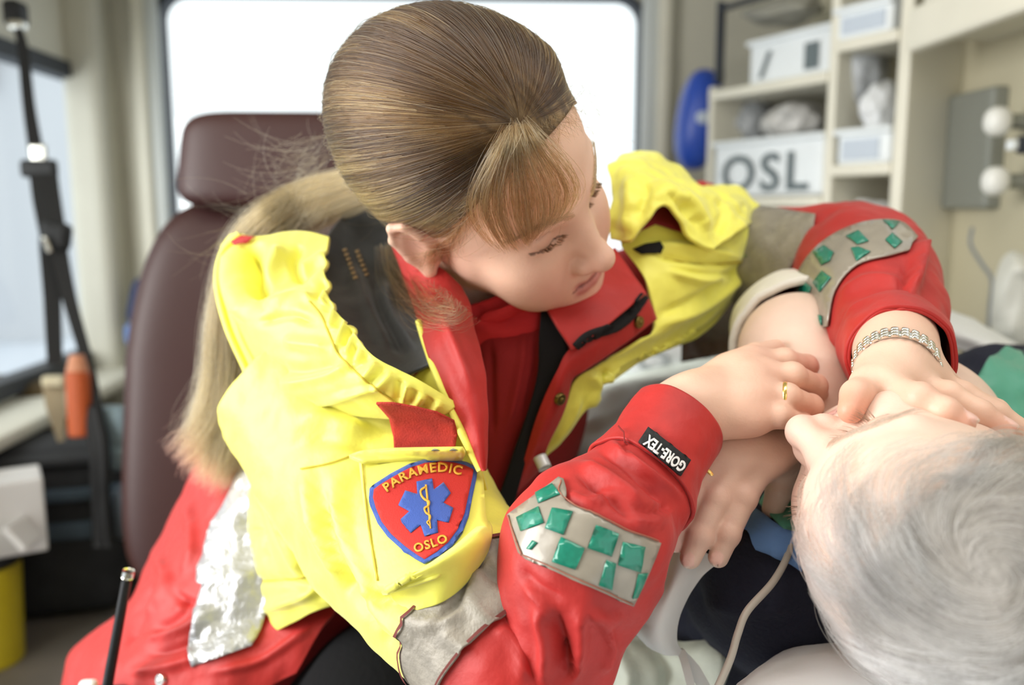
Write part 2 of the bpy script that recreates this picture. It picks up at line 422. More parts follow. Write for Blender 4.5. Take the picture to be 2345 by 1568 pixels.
M_SKIN = mat('skin', (.7, .46, .36), .48, attr=True, sss=.12, bump=(420, .18, .0012), spec=.4)
M_BUFF = mat('buff_cloth', (.62, .52, .38), .8)

# ---------------------------------------------------------------- the setting: ambulance cabin
XL, XR, YE, ZC = -1.0, 0.95, 2.4, 1.93
def glass_mat():
    m = bpy.data.materials.new('window_glass'); m.use_nodes = True; n = m.node_tree.nodes; l = m.node_tree.links
    n.remove(n['Principled BSDF']); o = n['Material Output']
    t = n.new('ShaderNodeBsdfTransparent'); t.inputs[0].default_value = (.97, .985, .98, 1)
    g = n.new('ShaderNodeBsdfGlossy'); g.inputs['Roughness'].default_value = .02
    x = n.new('ShaderNodeMixShader'); x.inputs[0].default_value = .04
    l.new(t.outputs[0], x.inputs[1]); l.new(g.outputs[0], x.inputs[2]); l.new(x.outputs[0], o.inputs[0]); return m
M_GLASS = glass_mat()
def rrect(x0, y0, x1, y1, r, n=8):
    out = []
    for cx_, cy_, a in ((x1-r, y1-r, 0), (x0+r, y1-r, 90), (x0+r, y0+r, 180), (x1-r, y0+r, 270)):
        for k in range(n+1):
            t = math.radians(a+90*k/n); out.append((cx_+r*math.cos(t), cy_+r*math.sin(t)))
    return np.array(out)
def panel(name, outer, holes, f3, th, m, parent=None, step=.25):
    V, F = tri_poly([np.asarray(outer, float)]+[np.asarray(h, float) for h in holes], step)
    W = np.array([f3(a, b, 0) for a, b in V]); W2 = np.array([f3(a, b, th) for a, b in V]); n = len(V)
    from collections import Counter
    ed = Counter(); 
    for f in F:
        for a, b in ((0, 1), (1, 2), (2, 0)): ed[(f[a], f[b])] += 1
    faces = [list(f) for f in F]+[[n+i for i in f[::-1]] for f in F]
    faces += [[a, n+a, n+b, b] for (a, b) in ed if (b, a) not in ed]
    me = bpy.data.meshes.new(name); me.from_pydata(np.vstack([W, W2]).tolist(), [], faces)
    bm = bmesh.new(); bm.from_mesh(me); bmesh.ops.recalc_face_normals(bm, faces=bm.faces); bm.to_mesh(me); bm.free()
    return link(name, me, m, parent, smooth=False)
def ring(name, outer, inner, f3, th, m, parent=None): return panel(name, outer, [inner], f3, th, m, parent)

tag(box('floor', (0, .9, -.02), (2.1, 3.3, .04), M_FLOOR, bevel=0), kind='structure')
tag(box('ceiling', (0, .85, ZC+.02), (2.1, 3.3, .04), M_CREAM, bevel=0), kind='structure')
tag(box('added_wall_back', (-.40, -.77, ZC/2), (1.3, .04, ZC), M_CREAM, bevel=0), kind='structure')  # unseen wall added behind the camera to cut frontal sky fill
tag(box('added_wall_front_left', (XL-.02, -.42, ZC/2), (.04, .74, ZC), M_CREAM, bevel=0), kind='structure')  # unseen wall added so daylight enters only through the side opening
tag(box('wall_right', (XR+.02, .9, ZC/2), (.04, 3.3, ZC), M_OLIVE, bevel=0), kind='structure')

# end wall with the big rear window
wl = on_y(392, 480, YE)[0]; wr = on_y(1458, 480, YE)[0]; wt = on_y(1300, -6, YE)[2]; wbm = on_y(392, 640, YE)[2]
fy = lambda a, b, t: (a, YE+t, b)
hole = rrect(wl, wbm, wr, wt, .06)
tag(panel('wall_end', [(XL, 0), (XR, 0), (XR, ZC), (XL, ZC)], [hole], fy, .05, M_WALL), kind='structure')
win = ring('window_1', rrect(wl-.012, wbm-.012, wr+.012, wt+.012, .07), rrect(wl+.004, wbm+.004, wr-.004, wt-.004, .057), lambda a, b, t: (a, YE-.012+t, b), .06, M_RUB)
tag(win, kind='structure')
panel('pane', rrect(wl-.004, wbm-.004, wr+.004, wt+.004, .06), [], lambda a, b, t: (a, YE+.028+t, b), .004, M_GLASS, win)
# printing on the glass: a fine green line and the curved top of a round letter
M_TEAL = mat('green_glass_print', (.25, .45, .42), .6)
ln = panel('printed_line', [(on_y(738, 58, YE+.02)[0], on_y(738, 61, YE+.02)[2]), (on_y(830, 58, YE+.02)[0], on_y(738, 61, YE+.02)[2]), (on_y(830, 58, YE+.02)[0], on_y(738, 57, YE+.02)[2]), (on_y(738, 58, YE+.02)[0], on_y(738, 57, YE+.02)[2])], [], lambda a, b, t: (a, YE+.022+t, b), .002, M_TEAL, win)
cc = on_y(800, 142, YE+.02)
a_ = [(cc[0]+.062*math.cos(t), cc[2]+.045*math.sin(t)) for t in np.linspace(0, 2*np.pi, 40, endpoint=False)]
b_ = [(cc[0]+.056*math.cos(t), cc[2]+.040*math.sin(t)) for t in np.linspace(0, 2*np.pi, 40, endpoint=False)]
panel('printed_letter', a_, [b_], lambda a, b, t: (a, YE+.022+t, b), .002, mat('pale_glass_print', (.62, .72, .70), .6), win)
# posts and trim on both sides of the rear window
for i, (x0, x1, mm, dp) in enumerate(((352, 383, M_ALU, .035), (322, 352, M_CREAM, .05), (1464, 1500, M_ALU, .03), (1500, 1530, M_CREAM, .045))):
    xa = on_y(x0, 480, YE-dp)[0]; xb = on_y(x1, 480, YE-dp)[0]
    tag(box('trim_%d' % (i+1), ((xa+xb)/2, YE-dp/2, ZC/2), (xb-xa, dp, ZC-.01), mm, bevel=.01), kind='structure')
ls = box('trim_5', (0, YE-.03, wbm-.06), (wr-wl+.03, .06, .07), M_CREAM, bevel=.012); tag(ls, kind='structure')

# left wall (beside the side door, which stands open towards the camera) with its window
y0w, y1w = 1.25, on_x(222, 480, XL)[1]
zt = on_x(205, 184, XL)[2]; zb = on_x(235, 800, XL)[2]
fx = lambda a, b, t: (XL-t, a, b)
h2 = rrect(y0w, zb, y1w, zt, .06)
tag(panel('wall_left', [(1.02, 0), (YE, 0), (YE, ZC), (1.02, ZC)], [h2], fx, .05, M_CREAM), kind='structure')
w2 = ring('window_2', rrect(y0w-.025, zb-.025, y1w+.025, zt+.025, .075), rrect(y0w+.012, zb+.012, y1w-.012, zt-.012, .05), lambda a, b, t: (XL+.012-t, a, b), .05, M_RUB)
tag(w2, kind='structure')
panel('pane', rrect(y0w-.004, zb-.004, y1w+.004, zt+.004, .06), [], lambda a, b, t: (XL-.028-t, a, b), .004, M_GLASS, w2)
tag(box('trim_6', (XL+.07, 1.75, zb-.05), (.14, 1.3, .03), M_CREAM, bevel=.01), kind='structure')     # sill ledge
tag(box('trim_7', (XL+.03, YE-.05, ZC/2), (.10, .12, ZC-.01), M_WALL, bevel=.03, seg=4), kind='structure')

# outside: snow, and an ochre house across the yard
tag(box('ground', (0, 6, -.65), (60, 60, .1), mat('trodden_snow', (.62, .66, .72), .8, bump=(3, .3, .05)), bevel=0), kind='structure')
def house():
    h = empty('house', (-9.0, 10.2, -.6), 'ochre and white rendered house seen through the side window', 'house')
    def pt(n, c, s, m): return set_parent(box(n, c, s, m, bevel=.01), h)
    pt('wall', (-8.4, 14.5, 2.0), (5, 4, 5.2), mat('pale_render', (.60, .61, .63), .8))
    pt('upper_wall', (-8.4, 14.45, 4.6), (5.1, 4.1, 2.6), mat('ochre_render', (.52, .36, .19), .8))
    pt('roof', (-8.4, 14.4, 6.2), (5.6, 4.8, .5), mat('snowy_roof', (.8, .8, .82), .8))
    for k in range(3):
        f = pt('window', (-10.0+1.6*k, 12.38, 3.4), (.8, .1, 1.1), mat('white_frame', (.8, .8, .8), .6))
        box('glazing', (-10.0+1.6*k+9.0, 12.32-10.2, 3.4+.6), (.62, .04, .92), mat('dim_glazing', (.35, .38, .40), .2), f).location = (0, 0, 0)
house()

# ---------------------------------------------------------------- attendant seat
def superbox(c, s, e=4.0, nu=40, nv=56, taper=0.0, R=None, bulge=None):
    """rounded cushion: superellipsoid"""
    th = np.linspace(-np.pi/2, np.pi/2, nu); ph = np.linspace(-np.pi, np.pi, nv, endpoint=False)
    pw = lambda x, k: np.sign(x)*np.abs(x)**k
    k = 2/e; T, H = np.meshgrid(th, ph, indexing='ij')
    X = pw(np.cos(T), k)*pw(np.cos(H), k); Y = pw(np.cos(T), k)*pw(np.sin(H), k); Z = pw(np.sin(T), k)
    V = np.stack([X*s[0]/2*(1+taper*Z), Y*s[1]/2, Z*s[2]/2], -1).reshape(-1, 3)
    if bulge is not None: V = bulge(V)
    if R is not None: V = V@np.asarray(R).T
    return V+np.asarray(c), grid_faces(nu, nv, True)
sc = P(640, 480, 1.42)
seat = empty('attendant_seat', (sc[0], sc[1], 0), 'maroon vinyl attendant seat with headrest behind the bending person', 'seat')
def seat_part(n, V, F, m): return set_parent(obj_np(n, V, F, m), seat)
ctr = P(645, 376, 1.36)
Rs = np.array(Matrix.Rotation(math.radians(-8), 3, 'X'))
V, F = superbox(ctr, (.295, .12, .146), 5.5, R=Rs, taper=-.05); seat_part('headrest', V, F, M_MAROON)
for k in (-1, 1):
    o = wire('headrest_rod', [tuple(ctr+np.array([.06*k, .01, -.04])), tuple(ctr+np.array([.06*k, .015, -.13]))], .006, M_STEEL, None, n=6, world=True); set_parent(o, seat)
bk = []
def back_shape(V):
    z = V[:, 2]/.46; V = V.copy()
    V[:, 0] *= np.interp(z, [-1, -.5, .2, .7, 1], [1.02, 1.10, 1.04, .88, .74]); V[:, 1] += .035*(np.abs(V[:, 0])/.22)**2*-1; return V
cb = P(620, 860, 1.40)
V, F = superbox((cb[0], cb[1]+.02, cb[2]-.05), (.41, .15, .66), 4.5, R=Rs, bulge=back_shape); seat_part('backrest', V, F, M_MAROON)
V, F = superbox((cb[0], cb[1]-.05, cb[2]-.45), (.44, .26, .12), 5); seat_part('seat_cushion', V, F, M_MAROON)
o = box('pedestal', (cb[0], cb[1]-.02, (cb[2]-.51)/2), (.24, .2, cb[2]-.51), M_DARK, bevel=.02); set_parent(o, seat)

# ---------------------------------------------------------------- seat belt by the side window
sb = empty('seat_belt', tuple(P(85, 45, 1.7)), 'black seat belt hanging in front of the side window', 'seat belt')
def sbp(o): return set_parent(o, sb)
q = P(36, 32, 1.72); sbp(box('anchor', tuple(q), (.035, .05, .05), M_BLK, bevel=.01)); q = P(40, 58, 1.70); sbp(box('anchor_bolt', tuple(q), (.03, .03, .018), M_STEEL, bevel=.006))
sbp(strap('webbing', [(36, 45, 1.70), (52, 110, 1.70), (66, 240, 1.68), (84, 355, 1.66)], [.014, .020, .022, .026], .003, M_BLK))
q = P(90, 386, 1.65); sbp(box('slider', tuple(q), (.068, .02, .034), M_BLK, bevel=.008))
q = P(88, 352, 1.65); tp = box('tongue', tuple(q), (.032, .008, .035), M_STEEL, bevel=.008); sbp(tp)
sbp(strap('broad_webbing', [(100, 400, 1.64), (108, 460, 1.63), (122, 540, 1.62)], [.048, .048, .045], .004, M_BLK))
q = P(128, 540, 1.60); sbp(box('buckle', tuple(q), (.055, .03, .052), M_BLK, R=Matrix.Rotation(.2, 3, 'Y'), bevel=.012))
q = P(108, 560, 1.58); sbp(box('buckle_catch', tuple(q), (.010, .008, .03), M_STEEL, R=Matrix.Rotation(-.3, 3, 'Y'), bevel=.003))
sbp(strap('lap_webbing', [(118, 560, 1.61), (120, 680, 1.61), (126, 835, 1.60)], [.042, .030, .026], .003, M_BLK))
sbp(strap('lap_webbing', [(132, 560, 1.60), (158, 680, 1.60), (200, 830, 1.58), (228, 960, 1.56)], [.030, .022, .018], .003, M_BLK))

# ---------------------------------------------------------------- equipment along the left wall
def simple(name, label, cat, loc, group=None): return empty(name, tuple(loc), label, cat, group)
def bag(name, c, s, m, label, ang=0, strips=(), handle=None):
    r = simple(name, label, 'bag', (c[0], c[1], c[2]-s[2]/2)); V, F = superbox(c, s, 5.0, R=np.array(yaw_m(ang)))
    V = V+(fbm(V*9, 2)*.008)[:, None]*np.array([1, 1, .4]); set_parent(obj_np('body', V, F, m), r)
    for (z, h, mm) in strips:
        V, F = superbox((c[0], c[1]-s[1]*.03, c[2]+z), (s[0]*1.02, s[1]*1.02, h), 6.0, R=np.array(yaw_m(ang)), nu=20); set_parent(obj_np('strap', V, F, mm), r)
    if handle: set_parent(wire('handle', handle, .012, M_BLK), r)
    return r
c = P(120, 1190, 1.75)
bag('equipment_bag', c, (.34, .24, .34), M_DARK, 'dark equipment bag with two slate blue bands standing on the bench', .2,
    strips=((.085, .030, M_BAGB), (.015, .042, M_BAGB), (.15, .02, M_DARK)))
c = P(30, 1010, 2.02); bag('brown_bag', c, (.24, .20, .30), mat('brown_cloth', (.10, .065, .025), .85, var=(14, .3)), 'brown cloth bag against the wall under the window sill', .1)
r = simple('orange_bottle', 'orange cylindrical bottle standing between the two lap belts', 'bottle', P(182, 1000, 1.56))
bm = bmesh.new(); bm_cyl(bm, P(186, 1000, 1.56), P(178, 850, 1.56), .021); set_parent(bm_obj('body', bm, M_ORNG, smooth=False, bevel=.006), r)
bm = bmesh.new(); bm_cyl(bm, P(178, 851, 1.56), P(176, 812, 1.56), .020, .012); set_parent(bm_obj('shoulder', bm, mat('pale_orange', (.72, .30, .16), .5)), r)
r = simple('tan_strap', 'tan webbing strap hanging beside the orange bottle', 'strap', P(130, 1000, 1.66))
set_parent(strap('webbing', [(122, 868, 1.66), (128, 930, 1.65), (140, 1010, 1.66)], [.040, .034, .012], .005, M_TAN), r)
set_parent(box('fold', tuple(P(124, 872, 1.65)), (.042, .02, .02), mat('cream_webbing', (.66, .58, .40), .8), bevel=.005), r)
r = simple('grey_pouch', 'blue-grey padded pouch beside the seat back', 'pouch', P(270, 1130, 1.78))
for (x, y, w_, h_, mm) in ((258, 985, .07, .10, mat('pale_slate_cloth', (.30, .40, .45), .8)), (266, 1045, .06, .05, mat('pale_slate_cloth', (.30, .40, .45), .8)), (290, 1170, .065, .11, mat('mid_slate_cloth', (.17, .21, .26), .8))):
    V, F = superbox(P(x, y, 1.60), (w_*.9, .05, h_*.9), 4, nu=20, nv=24, R=np.array(Matrix.Rotation(.25 if y > 1100 else .05, 3, 'Y'))); set_parent(obj_np('padding', V, F, mm), r)
r = simple('cable_bundle', 'black hoses and cables hanging beside the seat', 'cable', P(215, 1230, 1.7))
for (a, b, c_) in ((200, 218, 225), (212, 232, 250), (220, 240, 232)):
    set_parent(wire('cable', [(a, 930, 1.56), (b, 1050, 1.55), (c_, 1250, 1.56)], .010, M_BLK), r)
# white carton on a yellow bin at the frame edge
r = simple('carton', 'white folded carton lying on the yellow bin', 'box', P(30, 1260, 1.5))
set_parent(box('body', tuple(P(15, 1172, 1.52)), (.115, .10, .13), mat('white_card', (.80, .78, .76), .7), R=yaw_m(.5), bevel=.004), r)
set_parent(box('flap', tuple(P(52, 1222, 1.46)), (.05, .06, .012), mat('white_card', (.8, .78, .76), .7), R=Matrix.Rotation(.9, 3, 'Y'), bevel=.003), r)
c = P(-36, 1370, 1.52); r = simple('waste_bin', 'yellow plastic bin under the white carton', 'bin', (c[0], c[1], c[2]-.12))
bm = bmesh.new(); bm_cyl(bm, c-np.array([0, 0, .12]), c+np.array([0, 0, .065]), .054, .062, 28); set_parent(bm_obj('body', bm, mat('yellow_plastic', (.62, .48, .02), .4), smooth=False, bevel=.008), r)
bm = bmesh.new(); bm_cyl(bm, c+np.array([0, 0, .066]), c+np.array([0, 0, .080]), .065, None, 28); set_parent(bm_obj('rim', bm, M_BLK, bevel=.004), r)
r = simple('bench', 'low bench with brown grey vinyl top along the left wall', 'bench', (XL+.35, 1.5, 0))
set_parent(box('body', (XL+.185, 1.55, .19), (.34, 1.2, .38), M_CREAM, bevel=.01), r); set_parent(box('cushion', (XL+.19, 1.55, .425), (.37, 1.22, .08), mat('brown_grey_vinyl', (.20, .175, .15), .5, bump=(60, .3, .003), var=(9, .2)), bevel=.025, seg=3), r)
# blue and orange gear behind the seat
r = simple('blue_pouch', 'dark blue pouch hanging on the end wall beside the seat', 'pouch', P(322, 745, 2.2))
V, F = superbox(P(322, 690, 2.25), (.05, .05, .12), 4, nu=20, nv=24, R=np.array(Matrix.Rotation(.25, 3, 'Y'))); set_parent(obj_np('body', V, F, mat('dark_blue_cloth', (.015, .03, .10), .8)), r)
V, F = superbox(P(318, 765, 2.2), (.06, .05, .06), 4, nu=20, nv=24); set_parent(obj_np('flap', V, F, mat('mid_blue_cloth', (.12, .22, .50), .8)), r)
r = simple('orange_pouch', 'orange-pink pouch hanging between the blue pouch and seat', 'pouch', P(350, 740, 2.1))
V, F = superbox(P(352, 690, 2.1), (.038, .05, .10), 4, nu=20, nv=24); set_parent(obj_np('body', V, F, mat('orange_pink_cloth', (.75, .27, .15), .8)), r)

# ---------------------------------------------------------------- shelving unit, right far corner
A3, B3 = P(1628, 480, 2.0), P(2066, 480, 1.55)
se = np.array([B3[0]-A3[0], B3[1]-A3[1], 0]); sw = np.linalg.norm(se); se /= sw; sn = np.array([se[1], -se[0], 0])  # faces the camera
if sn @ (CAM-A3) < 0: sn = -sn
def sface(x, y, back=0.0):
    o = A3-sn*back; r = P(x, y, 1)-CAM; t = ((o-CAM)@sn)/(r@sn); return CAM+r*t
def s_of(x, y=300): return (sface(x, y)-A3)@se
def z_of(y, x): return sface(x, y)[2]
ang = math.atan2(se[1], se[0]); RS = yaw_m(ang); SD = .30
cab = empty('shelf_unit', (A3[0], A3[1], 0), 'cream open shelf unit in the corner beside the rear window', 'shelf unit')
def sbox(n, s0, s1, z0, z1, d0, d1, m, par=cab, bev=.004):
    c = A3*[1, 1, 0]+se*(s0+s1)/2-sn*(d0+d1)/2+np.array([0, 0, (z0+z1)/2]); o = box(n, tuple(c), (s1-s0, d1-d0, z1-z0), m, R=RS, bevel=bev)
    return set_parent(o, par) if par is not None else o
sL, sM0, sM1, sR0, sR1 = s_of(1622), s_of(1889), s_of(1908), s_of(2045), s_of(2073)
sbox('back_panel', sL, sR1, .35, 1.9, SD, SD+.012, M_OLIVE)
sbox('upright', sL-.004, sL+.012, .35, z_of(196, 1640), 0, SD, M_CREAM); sbox('upright', sM0, sM1, .35, 1.9, 0, SD, M_CREAM); sbox('upright', sR0, sR1, .35, 1.9, 0, SD, M_CREAM)
for (a, b, y, x) in ((sL, sM0, 198, 1760), (sL, sM0, 462, 1800), (sM1, sR0, 96, 1975), (sM1, sR0, 388, 1975), (sM1, sR0, 545, 1975), (sL, sM0, 640, 1760)):
    z = z_of(y, x); sbox('shelf', a, b, z-.011, z+.011, -.004, SD, M_CREAM)
sbox('base', sL, sR1, 0, .35, .0, SD, M_CREAM)
zt0 = z_of(190, 1650); s0 = s_of(1650, 100)
sbox('black_frame_post', s0-.005, s0+.005, zt0, z_of(4, 1650), -.012, .01, M_RUB); sbox('black_frame_rail', s0-.005, s_of(1765, 8), z_of(12, 1700), z_of(2, 1700), -.012, .01, M_RUB)
M_TUB = M_WBOX
def tub(x0, x1, yb, yt, d, label, cat='tub', lip=True, txt=None, lab=None, nm='storage_tub', tilt=0):
    a, b = s_of(x0, (yb+yt)/2), s_of(x1, (yb+yt)/2); z0, z1 = z_of(yb, (x0+x1)/2), z_of(yt, (x0+x1)/2)
    c = A3*[1, 1, 0]+se*(a+b)/2-sn*(d+.11); r = empty(nm, (c[0], c[1], z0), label, cat)
    bm = bmesh.new(); bm_box(bm, (0, 0, 0), (b-a, .22, z1-z0), None, .012, 3)
    for f in list(bm.faces):
        if f.normal.z > .9 and f.calc_area() > .3*(b-a)*.22:
            g = bmesh.ops.inset_region(bm, faces=[f], thickness=.006); g = bmesh.ops.extrude_discrete_faces(bm, faces=[f]); bmesh.ops.translate(bm, verts=g['faces'][0].verts, vec=(0, 0, -(z1-z0)*.7))
            break
    bmesh.ops.transform(bm, matrix=Matrix.Translation((c[0], c[1], (z0+z1)/2))@RS.to_4x4(), verts=bm.verts)
    set_parent(bm_obj('body', bm, M_TUB), r)
    if lip: set_parent(box('rim', (c[0]+sn[0]*.005, c[1]+sn[1]*.005, z1-.004), (b-a+.006, .226, .012), M_TUB, R=RS, bevel=.004), r)
    fr = c+sn*.1115
    if lab:
        p = fr+se*((lab[0])*(b-a)/2); set_parent(box('label', (p[0], p[1], (z0+z1)/2+lab[2]*(z1-z0)), ((b-a)*lab[1], .002, (z1-z0)*lab[3]), M_LBL, R=RS, bevel=0), r)
    if txt:
        toks = txt[0].split(' '); tot = (b-a)*txt[2]
        for ti, tk in enumerate(toks):
            V, F = text_polys(tk, bold=.02, spacing=1.15); wv = V[:, 0].max(); H = (z1-z0)*txt[1]; wt_ = tot if len(toks) == 1 else tot*.22
            V = (V-[wv/2, .5])*[wt_/wv, H]+[0 if len(toks) == 1 else (ti-.5)*tot*.75, 0]
            W_ = fr+se*V[:, :1]+sn*.002+np.array([0, 0, 1])*(V[:, 1:]+(z0+z1)/2-fr[2]+txt[3]*(z1-z0)); me = bpy.data.meshes.new('lettering'); me.from_pydata(W_.tolist(), [], F.tolist())
            set_parent(link('lettering', me, M_INK, None, False), r)
    return r
tub(1634, 1884, 449, 316, .0, 'white tub with large grey letters on the middle shelf of the unit', txt=('OSL', .62, .80, -.08))
tub(1690, 1884, 186, 72, .03, 'white tub with grey strokes on the upper shelf beside the black frame', txt=('/ 1', .5, .72, -.04))
tub(1914, 2038, 379, 294, .0, 'small white tub with blue-grey label in the narrow bay', lab=(-.05, .68, -.05, .55))
tub(1914, 2040, 86, 8, .0, 'pale blue and white tub at the top of the narrow bay', lab=(.05, .78, -.05, .5))
def crumple(name, x, y, d, s, label, seed, m=M_CLRBAG):
    bm = bmesh.new(); bmesh.ops.create_icosphere(bm, subdivisions=4, radius=1.0); V = np.array([v.co for v in bm.verts])
    V = V*(1+.22*fbm(V*1.6+seed*9.1, 3)+.10*np.abs(fbm(V*4+seed, 2)))[:, None]; lo = V[:, 2].min(); V = V*np.array(s)/2; c = sface(x, y, d)
    for v, q_ in zip(bm.verts, V): v.co = Vector(q_)@RS.transposed() if False else Vector(q_)
    bmesh.ops.transform(bm, matrix=Matrix.Translation(tuple(c))@RS.to_4x4(), verts=bm.verts)
    o = bm_obj(name, bm, m, None, True); return tag(o, label, 'package')
crumple('film_package', 1722, 278, .12, (.065, .10, .105), 'grey crinkled package standing upright on the lettered white tub', 1, mat('grey_film', (.42, .44, .46), .35, bump=(35, .9, .01), var=(40, .3)))
crumple('film_package', 1818, 280, .10, (.115, .12, .085), 'wide pale crinkled package lying on the lettered white tub', 2, mat('pale_film', (.60, .59, .57), .35, bump=(35, .9, .01), var=(40, .3)))
crumple('film_package', 1945, 235, .08, (.055, .10, .13), 'pale wrapped package at the left of the narrow bay', 3, mat('pale_film', (.6, .59, .57), .35))
crumple('film_package', 1990, 170, .09, (.05, .08, .14), 'grey wrapped tube standing tall in the narrow bay', 4, mat('grey_film', (.42, .44, .46), .35))
crumple('film_package', 2022, 255, .05, (.05, .10, .10), 'white wrapped package at the right of the narrow bay', 5, mat('white_film', (.74, .76, .78), .35, bump=(35, .9, .01)))
crumple('cloth_roll', 2000, 488, .08, (.075, .08, .05), 'small white cloth roll in the lowest visible compartment', 6, mat('white_cloth', (.74, .74, .74), .8))
crumple('grey_cloth', 1800, 25, .12, (.20, .12, .06), 'olive grey folded cloth above the upper white tub', 7, mat('olive_cloth', (.32, .31, .26), .85))
# blue helmet-like shell hanging at the left of the unit
c = P(1600, 275, 2.08); r = empty('blue_shell', tuple(c-np.array([0, 0, .13])), 'blue hard plastic shell hanging at the left side of the shelves', 'helmet')
V, F = superbox(c, (.105, .12, .235), 2.4, R=np.array(Matrix.Rotation(.12, 3, 'Y'))); set_parent(obj_np('shell', V, F, M_BLUE), r)
V, F = superbox(c+np.array([-.003, -.056, .0]), (.036, .02, .03), 2.5, nu=16, nv=20); set_parent(obj_np('badge', V, F, M_LBL), r)
V, F = superbox(P(1650, 175, 2.0), (.016, .02, .04), 2.5, nu=16, nv=20); set_parent(obj_np('clip', V, F, mat('dark_blue_plastic', (.008, .012, .06), .4)), r)

# overhead cabinet and service recess on the right wall
XO = on_y(2090, 125, P(2090, 125, 1.5)[1])[0]
zo = P(2090, 125, 1.5)[2]; yo1 = P(2090, 125, 1.5)[1]-.015
oc = empty('overhead_cabinet', (XO, yo1, zo), 'cream overhead cabinet with pale blue doors above the service panel', 'cabinet')
set_parent(box('body', (XO+.10, (yo1+.2)/2, zo+.20), (.19, yo1-.2, .36), M_CREAM, bevel=.004), oc)
set_parent(box('lower_rail', (XO-.006, (yo1+.2)/2, zo+.036), (.03, yo1-.2, .072), M_CREAM, bevel=.008), oc)
for k in range(3):
    y1 = yo1-.02-k*.42; d_ = set_parent(box('door', (XO-.004, y1-.2, zo+.215), (.012, .40, .26), mat('pale_blue_door', (.56, .62, .70), .25), bevel=.004), oc)
    hd = box('handle', (0, 0, 0), (.014, .02, .05), M_ALU, bevel=.003); hd.parent = d_; hd.location = (XO-.012, y1-.03, zo+.2); hd.matrix_parent_inverse = d_.matrix_world.inverted() if False else Matrix.Translation(-Vector(oc.location))
XP = .90
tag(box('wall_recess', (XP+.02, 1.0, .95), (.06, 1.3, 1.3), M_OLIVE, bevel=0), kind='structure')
def on_recess(x, y): return on_x(x, y, XP-.01)
p0, p1 = on_recess(2140, 235), on_recess(2290, 478)
sp = empty('service_panel', tuple((p0+p1)/2), 'grey metal service plate with white knobs on the recess wall', 'panel')
pc = (p0+p1)/2; set_parent(box('plate', (XP-.022, pc[1], pc[2]), (.030, abs(p0[1]-p1[1]), abs(p0[2]-p1[2])), M_GREYM, bevel=.006), sp)
set_parent(box('plate_edge', (XP-.03, p0[1], pc[2]), (.028, .018, abs(p0[2]-p1[2])), M_CREAM, bevel=.004), sp)
for (x, y) in ((2285, 278), (2280, 415)):
    q = on_x(x, y, XP-.075)
    V, F = superbox(q, (.040, .040, .046), 2.3, nu=24, nv=32); set_parent(obj_np('knob', V, F, mat('white_knob', (.78, .78, .74), .35)), sp)
    bm = bmesh.new(); bm_cyl(bm, q+np.array([.015, 0, 0]), q+np.array([.075, 0, 0]), .012, None, 20); set_parent(bm_obj('knob_stem', bm, M_GREYM), sp)
q = on_x(2333, 332, XP-.05); bm = bmesh.new(); bm_cyl(bm, q, q+np.array([.04, 0, 0]), .014, None, 20); set_parent(bm_obj('outlet', bm, M_RUB, bevel=.003), sp)
q = on_x(2318, 332, XP-.06); set_parent(box('outlet_cap', tuple(q), (.012, .018, .016), M_WBOX, bevel=.003), sp)
r = empty('hose', tuple(on_recess(2240, 540)), 'thin grey hose looping down the beige recess wall', 'hose')
set_parent(wire('tube', [tuple(on_recess(x, y)) for x, y in ((2228, 520), (2224, 560), (2250, 605), (2272, 640), (2268, 700), (2262, 780))], .004, mat('grey_hose', (.22, .24, .26), .5), world=True), r)
r = empty('clear_bag', tuple(on_recess(2330, 760)), 'pale plastic bag hanging at the far right of the recess', 'bag')
V, F = superbox(on_x(2325, 690, XP-.05), (.05, .07, .15), 3, nu=20, nv=24); V += (fbm(V*30, 2)*.008)[:, None]; set_parent(obj_np('body', V, F, mat('milky_film', (.66, .66, .60), .4)), r)

